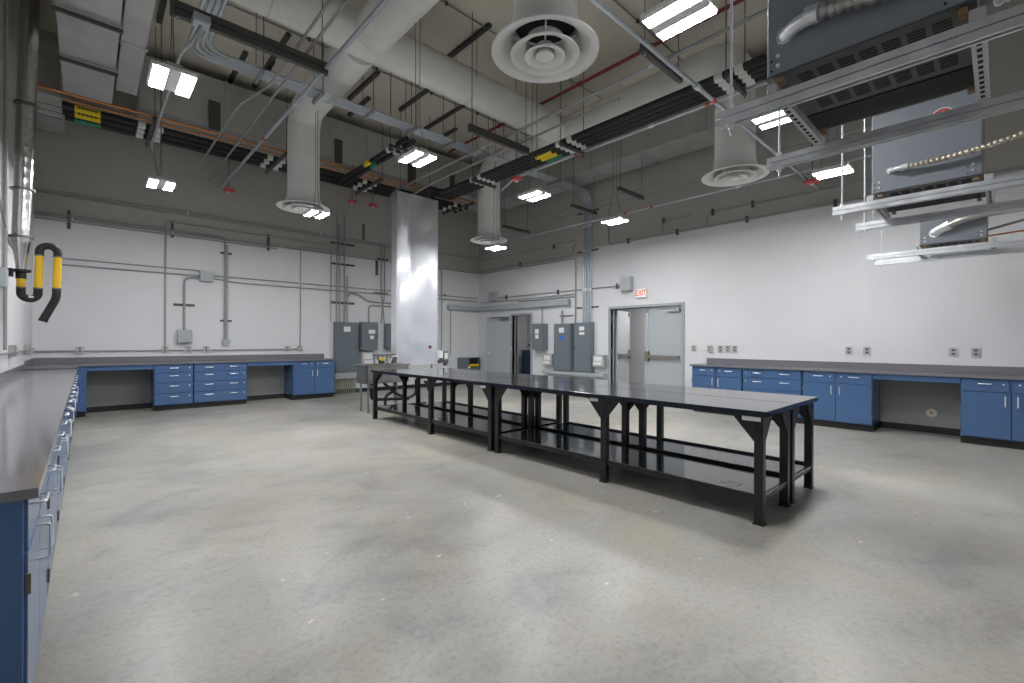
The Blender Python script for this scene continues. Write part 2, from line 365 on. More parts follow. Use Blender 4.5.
# ------------------------------------------------------------------ cabinets
class Run:
    """maps (along, out from wall, height) into the room"""
    def __init__(s, kind): s.k = kind
    def __call__(s, u, d, z):
        return Vector({'back': (u, YB - d, z), 'right': (XR - d, u, z), 'left': (XL + d, u, z)}[s.k])
BACK, RIGHT, LEFT = Run('back'), Run('right'), Run('left')
def rb(name, R, a, b, m, parent, bev=0.0, label=None): return B(name, R(*a), R(*b), m, parent, bev, label)
def pull(R, u, d, z, L, vertical, parent):
    h = L / 2; o = 0.032; bm = bmesh.new()
    a = (0, h) if vertical else (h, 0)
    P = [R(u - a[0], d, z - a[1]), R(u - a[0], d + o, z - a[1]), R(u + a[0], d + o, z + a[1]), R(u + a[0], d, z + a[1])]
    sweep(bm, P, 0.0045 if R is LEFT else 0.007, 8, 0.014); obj('pull_handle', bm, 'nickel', parent, True)
def lock(R, u, d, z, parent):
    bm = bmesh.new(); cyl(bm, R(u, d, z), R(u, d + 0.006, z), 0.011, 10); obj('lock', bm, 'nickel', parent)
def hinge(R, u, d, z, parent): rb('hinge', R, (u-0.006, d-0.006, z-0.032), (u+0.006, d+0.007, z+0.032), 'hinge', parent)
def cabinet(R, u0, u1, kind, label, group, depth=0.66, top=0.88, name=None):
    name = name or {'doors': 'base_cabinet', 'drawers1': 'drawer_cabinet', 'drawers2': 'drawer_cabinet'}[kind]
    c = R((u0+u1)/2, depth/2, 0)
    r = thing(name, c, label, 'cabinet', group)
    g = 0.002
    rb('body', R, (u0+g, 0.003, 0.10), (u1-g, depth-0.02, top-0.001), 'blue', r)
    rb('toe_kick', R, (u0+g, 0.003, 0.0), (u1-g, depth-0.075, 0.10), 'toe', r)
    f0, f1 = depth-0.019, depth; e = 0.012; w = u1 - u0
    if kind == 'doors':
        mid = (u0+u1)/2; zd = top - 0.175
        for k, (a, b) in enumerate(((u0+e, mid-0.02), (mid+0.02, u1-e))):
            dr = rb('drawer', R, (a, f0, zd+0.005), (b, f1, top-0.015), 'blue', r, 0.003)
            pull(R, (a+b)/2, f1, (zd+top)/2+0.02, 0.12, False, dr); lock(R, b-0.05 if k == 0 else a+0.05, f1, (zd+top)/2+0.02, dr)
        for k, (a, b) in enumerate(((u0+e, mid-0.004), (mid+0.004, u1-e))):
            dr = rb('door', R, (a, f0, 0.115), (b, f1, zd-0.005), 'blue', r, 0.003)
            pull(R, (b-0.05) if k == 0 else (a+0.05), f1, zd-0.11, 0.13, True, dr)
            for z in (0.22, zd-0.10): hinge(R, a-0.004 if k == 0 else b+0.004, f1, z, dr)
    else:
        rows = [0.115, 0.325, 0.525, 0.72, top-0.012]; rows = [x*(top/0.88) if i and i < 4 else x for i, x in enumerate(rows)]
        for i in range(4):
            dr = rb('drawer', R, (u0+e, f0, rows[i]+0.004), (u1-e, f1, rows[i+1]-0.004), 'blue', r, 0.003)
            zc = rows[i+1] - 0.062
            for q in ((0.5,) if kind == 'drawers1' else (0.27, 0.73)): pull(R, u0 + w*q, f1, zc, 0.13, False, dr)
            lock(R, u1-0.06, f1, zc, dr)
    return r
GB, GR, GL = 'blue base cabinets along the back wall', 'blue base cabinets along the exit wall', 'blue base cabinets along the left wall'
cabinet(BACK, 0.91, 1.52, 'drawers1', 'blue four-drawer cabinet with single pulls beside the left knee space', GB)
cabinet(BACK, 1.53, 2.46, 'drawers2', 'wide blue four-drawer cabinet with paired pulls under the back worktop', GB)
cabinet(BACK, 3.37, 4.30, 'doors', 'blue two-door cabinet at the end of the back worktop by the tall grey panel', GB)
cabinet(RIGHT, 3.15, 4.07, 'doors', 'blue two-door cabinet nearest the grey double door', GR)
cabinet(RIGHT, 2.22, 3.14, 'drawers2', 'wide blue drawer cabinet between two door cabinets on the exit wall', GR)
cabinet(RIGHT, 1.30, 2.21, 'doors', 'blue two-door cabinet left of the knee space with the beige wall cap', GR)
cabinet(RIGHT, -0.56, 0.37, 'doors', 'blue two-door cabinet right of the knee space, cut by the photo edge', GR)
cabinet(RIGHT, -1.50, -0.57, 'doors', 'blue two-door cabinet beyond the right photo edge', GR)
ordinal = ['first', 'second', 'third', 'fourth', 'fifth', 'sixth', 'seventh', 'last']
ten = ordinal[:7] + ['eighth', 'ninth', 'last']
for k in range(8):
    u0 = 2.085 + k*1.0015
    cabinet(LEFT, u0, u0+0.9995, 'doors', '%s blue base cabinet from the near end of the left worktop' % ordinal[k], GL, depth=0.565, top=0.842)
r = thing('cabinet_end', (XL+0.27, 2.07, 0), 'dark blue end panel closing the near end of the left cabinets', 'panel')
B('panel', (XL+0.003, 2.062, 0), (XL+0.557, 2.084, 0.842), 'blue', r, 0.002)
r = thing('corner_filler', (0.07, 10.75, 0), 'narrow blue filler post where the left and back worktops meet', 'panel')
B('post', (-0.148, 10.12, 0.1), (-0.128, 10.80, 0.879), 'blue', r); B('face', (-0.15, 10.78, 0.1), (-0.01, 10.80, 0.879), 'blue', r); B('toe_kick', (-0.15, 10.86, 0), (-0.02, 10.88, 0.1), 'toe', r)
for a, b, l in ((-0.005, 0.905, 'blue rail spanning the knee space near the left corner'), (2.465, 3.365, 'blue rail spanning the knee space between the drawers and the end cabinet')):
    tag(B('knee_space_rail', BACK(a, 0.64, 0.795), BACK(b, 0.66, 0.879), 'blue', None, 0.002), l, 'rail', 'rails over the knee spaces')
tag(B('knee_space_rail', RIGHT(0.375, 0.64, 0.80), RIGHT(1.295, 0.66, 0.879), 'blue', None, 0.002), 'blue rail spanning the knee space on the exit wall', 'rail', 'rails over the knee spaces')
for R, a, b, l in ((BACK, -0.14, 0.908, 'added grey board darkening the back of the knee space in the left corner'), (BACK, 2.464, 3.366, 'added grey board darkening the knee space left of the end cabinet'), (RIGHT, 0.374, 1.296, 'added grey board with a beige cap, darkening the exit wall knee space')):
    tag(B('knee_darkening_board', R(a, 0.001, 0.1), R(b, 0.011, 0.879), 'knee_darkener'), l, 'board', 'boards added to darken the knee spaces')  # boards added over the white wall to make the knee spaces darker
# worktops
def worktop(label, boxes, splashes, loc):
    r = thing('worktop', loc, label, 'worktop'); bm = bmesh.new()
    prism(bm, *boxes); obj('slab', bm, 'epoxy', r)
    for a, b in splashes: B('backsplash', a, b, 'epoxy', r, 0.002)
zt0, zt1 = 0.881, 0.914
worktop('dark grey worktop along the back wall, turning the left corner', ([(XL+0.001, YB-0.001, zt0), (XL+0.001, 10.1, zt0), (-0.110, 10.1, zt0), (-0.110, YB-0.69, zt0), (4.33, YB-0.69, zt0), (4.33, YB-0.001, zt0)], (0, 0, zt1-zt0)),
        [((XL+0.001, YB-0.022, zt1), (4.29, YB-0.001, zt1+0.105)), ((XL+0.001, 10.1, zt1), (XL+0.022, YB-0.022, zt1+0.105))], (2, 11.1, zt0))
worktop('dark grey worktop along the exit wall over the blue cabinets', ([(XR-0.001, -1.52, zt0), (XR-0.001, 4.10, zt0), (XR-0.69, 4.10, zt0), (XR-0.69, -1.52, zt0)], (0, 0, zt1-zt0)),
        [((XR-0.022, -1.52, zt1), (XR-0.001, 4.06, zt1+0.105))], (8.9, 1.3, zt0))
worktop('long grey worktop in the left foreground', ([(XL+0.001, 2.05, 0.843), (-0.110, 2.05, 0.843), (-0.110, 10.098, 0.843), (XL+0.001, 10.098, 0.843)], (0, 0, 0.032)),
        [((XL+0.001, 2.05, 0.875), (XL+0.022, 10.098, 0.975))], (-0.4, 6.1, 0.843))

# ------------------------------------------------------------------ work tables (two by two)
TX0, TXM, TX1, TY0, TYM, TY1, TZ = 3.562, 4.25, 4.939, 1.146, 4.186, 7.391, 0.838
def table(x0, x1, y0, y1, label, tags, ym, yb_=None, lip=0.214):
    r = thing('work_table', ((x0+x1)/2, (y0+y1)/2, 0), label, 'table', 'black work tables pushed together')
    B('table_top', (x0+0.002, y0+0.002, TZ-0.04), (x1-0.002, y1-0.002, TZ), 'ttop', r, 0.003)
    w = 0.062; i = 0.03; ys = (y0+i, ym - w/2, y1-i-w); zg = TZ-0.041
    for xa in (x0+i, x1-i-w):
        for q, ya in enumerate(ys):
            if q == 1 and yb_ and xa > (x0+x1)/2: ya = yb_ - w/2
            leg = B('leg', (xa, ya, 0.008), (xa+w, ya+w, zg), 'tblack', r, 0.003)
            B('foot', (xa-0.006, ya-0.006, 0), (xa+w+0.006, ya+w+0.006, 0.01), 'tblack', leg)
            xf = xa + 0.002 if xa < (x0+x1)/2 else xa + w - 0.008
            for s in (-1, 1):
                if (q == 0 and s < 0) or (q == 2 and s > 0): continue
                e = ya + w if s > 0 else ya; bm = bmesh.new()
                prism(bm, [(xf, e, zg), (xf, e + s*0.16, zg), (xf, e, zg-0.19)], (0.006, 0, 0)); obj('gusset', bm, 'tblack', leg)
            s = 1 if xa < (x0+x1)/2 else -1; e = xa + w if s > 0 else xa; yf = ya + 0.002 if q == 0 else ya + w - 0.008
            if q != 1:
                bm = bmesh.new(); prism(bm, [(e, yf, zg), (e + s*0.15, yf, zg), (e, yf, zg-0.19)], (0, 0.006, 0)); obj('gusset', bm, 'tblack', leg)
    for xa in (x0+i+0.01, x1-i-w+0.01): B('apron', (xa, y0+i+w, zg-0.010), (xa+0.04, y1-i-w, zg), 'tblack', r)
    B('shelf', (x0+i+w*0.5, y0+i+0.004, 0.195), (x1-i-w*0.5, y1-i-0.004, 0.212), 'ttop', r)
    for xa in (x0+i+w*0.35, x1-i-w*0.65): B('shelf_rail', (xa, y0+i+w, 0.165), (xa+0.018, y1-i-w, lip), 'tblack', r)
    for ya in (y0+i+0.012, y1-i-0.03): B('end_rail', (x0+i+w, ya, 0.165), (x1-i-w, ya+0.018, 0.214), 'tblack', r)
    for (xa, ya, za, L) in tags: B('paper_tag', (xa-0.002, ya, za), (xa+0.0015, ya+L, za+0.032), 'paper', r, label='white paper tag')
table(TX0, TXM, TY0, TYM, 'black work table with open shelf, nearest of the four', [(TX0+0.028, TY0+0.045, TZ-0.080, 0.13), (TX0+0.03, 2.64, TZ-0.077, 0.1)], 2.58, 2.72)
table(TXM+0.004, TX1, TY0, TYM, 'black work table in the near pair, on the exit-wall side', [], 2.59, 2.70, 0.232)
table(TX0, TXM, TYM+0.006, TY1, 'black work table at the far end, on the open floor side', [(TX0+0.03, 4.33, TZ-0.079, 0.1), (TX0+0.03, 5.65, TZ-0.072, 0.1)], 5.59, 5.85)
table(TXM+0.004, TX1, TYM+0.006, 7.14, 'black work table at the far end, on the exit-wall side', [], 5.56, 5.7, 0.232)
bm = bmesh.new(); box(bm, (3.70, 1.40, 0.2125), (3.80, 1.53, 0.2155)); tag(obj('paper_note', bm, 'paper'), 'small white paper lying on the nearest table shelf', 'paper')

# ------------------------------------------------------------------ sink at the far end of the tables
r = thing('utility_sink', (4.4, 8.3, 0), 'stainless steel sink on legs beyond the far table end', 'sink')
sx0, sx1, sy0, sy1, sz = 3.75, 4.62, 7.93, 8.36, 0.875
for a, b in (((sx0, sy0, 0.55), (sx1, sy0+0.02, sz)), ((sx0, sy1-0.02, 0.55), (sx1, sy1, sz)), ((sx0, sy0, 0.55), (sx0+0.02, sy1, sz)), ((sx1-0.02, sy0, 0.55), (sx1, sy1, sz)), ((4.18, sy0, 0.55), (4.20, sy1, sz-0.02))):
    B('basin_wall', a, b, 'steel', r, 0.003)
B('basin_floor', (sx0, sy0, 0.54), (sx1, sy1, 0.56), 'steel', r)
for a, b in (((sx0-0.03, sy0-0.03, sz), (sx1+0.03, sy0+0.03, sz+0.018)), ((sx0-0.03, sy0, sz), (sx0+0.03, sy1, sz+0.018)), ((sx1-0.03, sy0, sz), (sx1+0.03, sy1, sz+0.018))): B('rim', a, b, 'steel', r, 0.006)
B('splash', (sx0-0.03, sy1-0.02, sz), (sx1+0.03, sy1+0.03, sz+0.02), 'steel', r, 0.006)
for x in (sx0+0.06, sx1-0.06):
    for y in (sy0+0.06, sy1-0.06): T('leg', [(x, y, 0), (x, y, 0.55)], 0.018, 'steel', r, 10)
drain = thing('drain_pipe', (4.4, 8.2, 0), 'black drain piping under the stainless sink', 'pipe')
T('branch', [(3.95, 8.15, 0.54), (3.95, 8.15, 0.22), (4.75, 8.15, 0.18)], 0.030, 'black', drain, 10, 0.09)
T('branch', [(4.45, 8.15, 0.54), (4.45, 8.15, 0.36), (4.22, 8.12, 0.28), (4.22, 8.12, 0.02)], 0.028, 'black', drain, 10, 0.09)
T('branch', [(4.15, 8.06, 0.54), (4.45, 8.12, 0.30), (4.75, 8.16, 0.18)], 0.026, 'black', drain, 10, 0.08)
T('branch', [(4.95, 8.2, 0.55), (4.95, 8.2, 0.25), (4.7, 8.18, 0.17)], 0.028, 'black', drain, 10, 0.09)
T('floor_run', [(4.2, 8.15, 0.04), (5.2, 8.22, 0.04)], 0.034, 'black', drain, 10)
for x in (3.95, 4.45): T('trap_nut', [(x, 8.15, 0.44), (x, 8.15, 0.50)], 0.04, 'brass', drain, 10)
def dispenser(x, y, z, w, h, label, body, strap):
    r = thing('dispenser_box', (x, y, z), label, 'dispenser')
    B('case', (x-w/2, y-0.1, z+0.07), (x+w/2, y, z+h), body, r, 0.012); B('face_label', (x-w/2+0.02, y-0.103, z+h*0.45), (x+w/2-0.03, y-0.1, z+h*0.85), 'paper', r)
    if x > 5.5: B('bracket', (5.80, y, z+0.12), (x+w/2, y+0.012, z+0.16), 'galv', r)
    B('valve', (x-w*0.3, y-0.09, z), (x+w*0.3, y-0.02, z+0.07), 'strut', r, 0.006); B('tag', (x-0.05, y-0.108, z+0.05), (x+0.04, y-0.1005, z+0.12), strap, r)
dispenser(4.235, 8.36, 0.90, 0.17, 0.15, 'grey dispenser with a yellow tag above the left sink basin', 'panel_lt', 'yellow')
dispenser(4.50, 8.36, 0.90, 0.15, 0.15, 'white dispenser with a dark valve above the sink', 'white', 'strut')
dispenser(5.865, 8.75, 0.84, 0.12, 0.28, 'white dispenser right of the tall bright sheet-metal duct', 'white', 'strut')
dispenser(6.03, 8.78, 0.78, 0.14, 0.34, 'dark grey dispenser right of the tall bright sheet-metal duct', 'panel', 'strut')
r = thing('sink_shelf', (4.3, 8.4, 0.9), 'dark narrow shelf above the sink dispensers', 'shelf')
B('board', (4.10, 8.22, 1.06), (4.50, 8.38, 1.075), 'strut', r); 
for x in (4.105, 4.37): B('post', (x, 8.36, 0.875), (x+0.02, 8.38, 1.06), 'steel', r)
r = thing('faucet', (4.36, 8.37, 0.89), 'steel faucet between the two sink dispensers', 'faucet')
T('spout', [(4.36, 8.37, 0.90), (4.36, 8.37, 0.99), (4.36, 8.15, 0.99), (4.36, 8.15, 0.94)], 0.011, 'nickel', r, 8, 0.04)
for s in (-1, 1): T('tap', [(4.36+s*0.05, 8.37, 0.89), (4.36+s*0.05, 8.34, 0.94)], 0.012, 'nickel', r)

# ------------------------------------------------------------------ tall sheet-metal duct behind the sink
r = thing('sheet_metal_duct', (5.28, 8.8, 0.82), 'tall bright sheet-metal duct standing behind the sink', 'duct')
cx0, cxm, cx1, cy0, cy1, cz0, cz1 = 4.77, 5.10, 5.80, 8.70, 8.93, 0.82, 4.52
def dented(bm, x0, x1, z0, z1, y, nx, nz, amp, seed):
    rn = random.Random(seed); bumps = [(rn.uniform(x0, x1), rn.uniform(z0, z1), rn.uniform(0.18, 0.5), rn.uniform(-1, 1)) for _ in range(16)]
    g = []
    for j in range(nz+1):
        row = []
        for i in range(nx+1):
            x, z = x0+(x1-x0)*i/nx, z0+(z1-z0)*j/nz
            e = min(1, 5*min(i, nx-i)/nx) * min(1, 12*min(j, nz-j)/nz)
            dy = sum(a*math.exp(-((x-bx)**2+(z-bz)**2)/(s*s)) for bx, bz, s, a in bumps)*amp*e
            row.append(bm.verts.new((x, y-dy, z)))
        g.append(row)
    for j in range(nz):
        for i in range(nx): bm.faces.new((g[j][i], g[j][i+1], g[j+1][i+1], g[j+1][i]))
bm = bmesh.new(); dented(bm, cx0, cxm-0.004, cz0, cz1, cy0, 10, 60, 0.024, 3); obj('front_panel', bm, 'sheet', r, True)
bm = bmesh.new(); dented(bm, cxm+0.004, cx1, cz0, cz1, cy0, 16, 60, 0.026, 11); obj('front_panel', bm, 'sheet', r, True)
B('seam', (cxm-0.006, cy0-0.006, cz0), (cxm+0.006, cy0+0.01, cz1), 'sheet', r)
for x in (cx0, cx1-0.025): B('corner_angle', (x, cy0-0.004, cz0), (x+0.025, cy0+0.004, cz1), 'sheet', r)
B('side_panel', (cx0, cy0, cz0), (cx0+0.01, cy1, cz1), 'sheet', r); B('side_panel', (cx1-0.01, cy0, cz0), (cx1, cy1, cz1), 'sheet', r); B('rear_panel', (cx0, cy1-0.01, cz0), (cx1, cy1, cz1), 'sheet', r)
B('top_cap', (cx0, cy0, cz1-0.01), (cx1, cy1, cz1), 'sheet', r)
for x in (cx0+0.15, cx1-0.15): T('hanger_rod', [(x, 8.82, cz1), (x, 8.82, ZC)], 0.006, 'rod', r, 6)
for x in (cx0+0.05, cx1-0.05): T('support_leg', [(x, 8.86, 0), (x, 8.86, cz0)], 0.02, 'steel', r, 8)
pS = ony(430, 347.5, cy0-0.014)
bm = bmesh.new(); cyl(bm, pS, pS + Vector((0, -0.003, 0)), 0.055, 20); st = obj('sticker', bm, 'paper', r, label='round red white and blue sticker')
bm = bmesh.new(); prism(bm, [pS + Vector((0.055*math.cos(a)*0.9, -0.0035, 0.055*math.sin(a)*0.9)) for a in [math.pi*k/8 for k in range(9)]], (0, -0.001, 0)); obj('sticker_print', bm, 'blue_dark', st)
bm = bmesh.new(); prism(bm, [pS + Vector((0.055*math.cos(a)*0.6, -0.0035, 0.055*math.sin(a)*0.6)) for a in [-math.pi*k/8 for k in range(9)]], (0, -0.001, 0)); obj('sticker_print', bm, 'redbright', st)

# ------------------------------------------------------------------ ceiling lamps (regular grid)
ZL = 3.583
def lamp(x, y, label, z=ZL, drop=ZC):
    r = thing('high_bay_lamp', (x, y, z), label, 'light', 'twin-lens lamps hung in rows')
    B('housing', (x-0.16, y-0.205, z+0.012), (x+0.16, y+0.205, z+0.05), 'white', r, 0.006)
    B('driver_box', (x-0.06, y-0.16, z+0.055), (x+0.06, y+0.16, z+0.10), 'panel_lt', r, 0.004)
    for s in (-1, 1):
        xc = x + s*0.096
        bm = bmesh.new(); box(bm, (xc-0.05, y-0.195, z), (xc+0.05, y+0.195, z+0.0118)); bm.faces.ensure_lookup_table()
        obj('lens', bm, 'lens', r, label='glowing white lens')
        for q in (-1, 1): B('lens_trim', (xc+q*0.0505, y-0.197, z-0.001), (xc+q*0.056, y+0.197, z+0.012), 'white', r)
    for s in (-1, 1): T('hanger_cable', [(x, y+s*0.15, z+0.10), (x, y+s*0.05, z+0.45), (x, y+s*0.05, drop)], 0.004, 'rod', r, 5)
for x, y, l in ((0.534, 4.936, 'bright twin-lens lamp below the dark strut at upper left'), (0.775, 8.338, 'small twin-lens lamp before the black pipes at far left'),
                (2.985, 4.936, 'twin-lens lamp just above the tall sheet-metal duct'), (5.06, 4.936, 'twin-lens lamp right of the white duct drop in the far corner'),
                (7.21, 4.936, 'twin-lens lamp over the four bundled conduits on the exit wall'), (2.895, 8.088, 'lamp half hidden by the round diffuser at left'),
                (6.918, 8.0, 'twin-lens lamp under the round diffuser in the far corner'),
                (2.985, 1.525, 'largest twin-lens lamp at top centre beside the nearest diffuser'), (5.06, 1.525, 'twin-lens lamp seen under the first hung strut at right'),
                (7.21, 1.525, 'twin-lens lamp right of the orange-red detector under the struts')):
    lamp(x, y, l, z={8.088: 3.516, 8.0: 3.492}.get(y, ZL), drop=5.1 if abs(x-0.534) < 0.01 else 5.50 if x == 6.918 else 5.306 if x in (2.985, 7.21, 2.895) else ZC)

# ------------------------------------------------------------------ white round ductwork with diffusers
ZD, RD = 5.58, 0.275
duct_main_y, DXA, DXB = 6.08, 2.85, 7.08
def ducttube(name, pts, label, group='white wrapped round ducts', r=RD, f=0.42):
    bm = bmesh.new(); sweep(bm, pts, r, 28, f, 8)
    o = obj(name, bm, 'duct', None, True); return tag(o, label, 'duct', group)
ducttube('round_duct', [(0.56, duct_main_y, ZD), (DXB-0.1, duct_main_y, ZD)], 'long white wrapped duct crossing the ceiling from top left')
DIFZ = 3.80
drops = ((DXA, 2.66, 'nearest round white ceiling diffuser at top centre'), (2.93, 8.84, 'round white ceiling diffuser at left with a lamp at its rim'),
         (7.18, 8.55, 'smallest round white ceiling diffuser in the far corner'), (7.02, 2.70, 'round white ceiling diffuser beside the hung struts at right'))
ducttube('round_duct', [(DXA, duct_main_y-0.2, ZD), (DXA, 2.66, ZD), (DXA, 2.66, DIFZ+0.24)], 'white branch duct leading to the nearest ceiling diffuser')
ducttube('round_duct', [(DXA, duct_main_y+0.2, ZD), (2.93, 8.84, ZD), (2.93, 8.84, DIFZ+0.24)], 'white branch duct with an elbow dropping to the left diffuser')
ducttube('round_duct', [(DXB, duct_main_y-0.1, ZD), (7.02, 2.70, ZD), (7.02, 2.70, DIFZ+0.24)], 'white branch duct running above the black pipes to the right diffuser')
ducttube('round_duct', [(DXB, duct_main_y-0.1, ZD), (7.18, 8.55, ZD), (7.18, 8.55, DIFZ+0.24)], 'white branch duct dropping to the far-corner diffuser', f=0.42)
for x, y, l in drops:
    r = thing('ceiling_diffuser', (x, y, DIFZ), l, 'diffuser', 'round ceiling diffusers'); c = (x, y, DIFZ)
    bm = bmesh.new(); lathe(bm, c, [(0.262, 0.26), (0.268, 0.17), (0.285, 0.11), (0.32, 0.062), (0.375, 0.026), (0.405, 0.006), (0.455, 0.0), (0.457, 0.012), (0.41, 0.022), (0.38, 0.045), (0.33, 0.085), (0.30, 0.13), (0.283, 0.18), (0.282, 0.26), (0.262, 0.26)], 48); obj('outer_cone', bm, 'diff', r, True)
    bm = bmesh.new(); lathe(bm, (x, y, DIFZ-0.022), [(0.145, 0.15), (0.155, 0.10), (0.18, 0.06), (0.225, 0.025), (0.255, 0.006), (0.29, -0.002), (0.292, 0.008), (0.258, 0.02), (0.23, 0.04), (0.19, 0.075), (0.165, 0.11), (0.155, 0.15), (0.145, 0.15)], 40); obj('middle_cone', bm, 'diff', r, True)
    bm = bmesh.new(); lathe(bm, (x, y, DIFZ-0.036), [(0.065, 0.10), (0.072, 0.06), (0.095, 0.03), (0.13, 0.006), (0.168, -0.006), (0.17, 0.004), (0.132, 0.018), (0.10, 0.042), (0.08, 0.07), (0.073, 0.10), (0.065, 0.10)], 32); obj('inner_cone', bm, 'diff', r, True)
    bm = bmesh.new(); lathe(bm, (x, y, DIFZ-0.042), [(0.0005, -0.004), (0.05, -0.004), (0.075, 0.012), (0.06, 0.05), (0.0005, 0.06)], 24); obj('centre_button', bm, 'diff', r, True)
    bm = bmesh.new(); lathe(bm, c, [(0.0005, 0.235), (0.261, 0.235), (0.261, 0.239), (0.0005, 0.239)], 32); obj('throat', bm, 'slot', r)
    for k in range(4):
        a = math.pi/4 + k*math.pi/2; d = Vector((math.cos(a), math.sin(a), 0)); bm = bmesh.new(); cyl(bm, Vector(c)+UP*0.06+d*0.03, Vector(c)+UP*0.14+d*0.27, 0.008, 6); obj('spoke', bm, 'diff', r)
for x in (1.6, 4.6, 6.0):
    r = thing('duct_hanger', (x, duct_main_y, ZD-RD), {1.6: 'thin wire hanger round the long white duct at left', 4.6: 'thin wire hanger round the long white duct near the middle', 6.0: 'thin wire hanger round the long white duct near its far end'}[x], 'hanger')
    bm = bmesh.new(); sweep(bm, [Vector((x, duct_main_y, ZD)) + Vector((0, math.cos(a), math.sin(a)))*(RD+0.006) for a in [2*math.pi*k/28 for k in range(29)]], 0.006, 5); obj('strap_band', bm, 'galv', r)
    for s in (-1, 1): T('wire', [(x, duct_main_y+s*(RD+0.006), ZD), (x, duct_main_y+s*(RD+0.006), ZC)], 0.004, 'rod', r, 5)

# ------------------------------------------------------------------ rectangular galvanized ducts
def rectduct(a, b, axis, joints, label, bar=True):
    r = thing('rectangular_duct', ((a[0]+b[0])/2, (a[1]+b[1])/2, a[2]), label, 'duct', 'galvanized rectangular ducts')
    i = 'xyz'.index(axis); cuts = sorted([a[i]] + list(joints) + [b[i]])
    for c0, c1 in zip(cuts[:-1], cuts[1:]):
        p, q = list(a), list(b); p[i] = c0 + 0.006; q[i] = c1 - 0.006
        B('duct_section', p, q, 'galvduct', r, 0.006)
    for c in joints:
        p, q = list(a), list(b); p[i] = c - 0.018; q[i] = c + 0.018
        for k in range(3):
            if k != i: p[k] -= 0.022; q[k] += 0.022
        B('joint_flange', p, q, 'galvduct', r, 0.004)
        if bar:
            # trapeze strut under the joint with two rods
            p2, q2 = list(p), list(q); q2[2] = p[2]; p2[2] = p[2] - 0.04
            o = 1 - i
            p2[o] -= 0.005; q2[o] += 0.005; B('hanger_strut', p2, q2, 'strut', r)
            for e in (p2[o]+0.015, q2[o]-0.015):
                P = [0, 0, p2[2]]; P[i] = c; P[o] = e; Q = list(P); Q[2] = ZC; T('hanger_rod', [P, Q], 0.006, 'rod', r, 6)
    return r
rectduct((-0.27, -1.7, 5.0), (0.27, 9.44, 5.52), 'y', (1.6, 3.4, 5.2, 7.05, 8.25), 'wide silver rectangular duct running overhead at upper left', bar=True)
rectduct((0.30, -1.7, 5.12), (0.55, 9.15, 5.9), 'y', (0.8, 3.2, 5.7, 7.6), 'narrow silver rectangular duct beside the wide one at upper left', bar=False)
_bd = rectduct((0.62, 9.95, 5.30), (9.0, 10.95, 6.2), 'x', (1.9, 3.3, 4.7, 6.1, 7.5), 'deep galvanized duct running high along the back wall', bar=False)
for q in ((1.62, 1.80), (3.95, 4.10), (5.75, 5.95), (7.0, 7.12)):
    B('support_boot', (q[0], 9.90, 5.24), (q[1], 9.95, 5.75), 'strut', _bd)
rectduct((8.28, 1.4, 5.22), (9.02, 9.9, 6.1), 'y', (2.6, 3.7, 5.0, 6.3, 7.6, 8.8), 'deep galvanized duct running high along the exit wall', bar=False)
rectduct((-0.66, 9.6, 4.95), (-0.30, 11.3, 5.9), 'y', (10.4,), 'dark galvanized duct stub in the upper left corner', bar=False)

# ------------------------------------------------------------------ insulated and copper pipes
def pipe_x(name, y, z, r, m, x0, x1, label, cat, saddles=(), tags=(), group=None):
    t = thing(name, (x0, y, z-r), label, cat, group)
    T('pipe', [(x0, y, z), (x1, y, z)], r, m, t, 14)
    for s in saddles:
        for q in (-0.17, 0.07): T('saddle', [(s+q, y, z), (s+q+0.10, y, z)], r+0.006, 'saddle', t, 14)
    for a, b, mm in tags:
        T('pipe_marker', [(a, y, z), (b, y, z)], r+0.004, mm, t, 14, label='coloured pipe marker band')
        for k in range(5):
            u = a + (b-a)*(0.16+0.16*k); B('marker_print', (u-0.018, y-r-0.0062, z-0.012), (u+0.022, y-r-0.003, z+0.012), 'print', t)
    return t
def pipe_y(name, x, z, r, m, y0, y1, label, cat, saddles=(), tags=(), group=None, ends=None):
    t = thing(name, (x, y0, z-r), label, cat, group)
    T('pipe', ends or [(x, y0, z), (x, y1, z)], r, m, t, 14, 0.18)
    for s in saddles:
        for q in (-0.17, 0.07): T('saddle', [(x, s+q, z), (x, s+q+0.10, z)], r+0.006, 'saddle', t, 14)
    for a, b, mm in tags: T('pipe_marker', [(x, a, z), (x, b, z)], r+0.004, mm, t, 14, label='coloured pipe marker band')
    return t
ZP = 5.0
sadx = tuple(onz(a, b, ZP).x for a, b in ((147, 140), (267, 168), (356, 190), (440, 212)))
pipe_x('copper_pipe', 9.47, ZP, 0.022, 'copper', -0.6, 8.2, 'bare copper pipe, upper of two before the back ducts', 'pipe', group='copper pipes along the back wall')
pipe_x('copper_pipe', 9.72, ZP, 0.016, 'copper', -0.6, 7.6, 'bare copper pipe, lower and thinner of two before the back ducts', 'pipe', group='copper pipes along the back wall')
for y, l, tg in ((9.98, 'uppermost of three black insulated pipes along the back wall', 'yellow'), (10.24, 'middle of three black insulated pipes along the back wall', 'yellow'), (10.49, 'lowest of three black insulated pipes along the back wall', 'green')):
    pipe_x('insulated_pipe', y, ZP, 0.052, 'black', -0.6, 7.6, l, 'pipe', sadx, ((-0.16*y/10.2, 0.15*y/10.2, tg),), 'black pipes along the back wall')
for k, x in enumerate(sadx):
    r = thing('pipe_trapeze', (x, 10.0, ZP-0.1), ('dark trapeze bar under the black pipes, %s from the left' % ordinal[k]), 'hanger', 'trapezes under the back pipes')
    B('bar', (x-0.025, 9.3, ZP-0.10), (x+0.025, 10.7, ZP-0.056), 'strut', r)
    for y in (9.33, 10.67): T('rod', [(x, y, ZP-0.14), (x, y, ZC if y < 10 else 5.30)], 0.007, 'rod', r, 6)
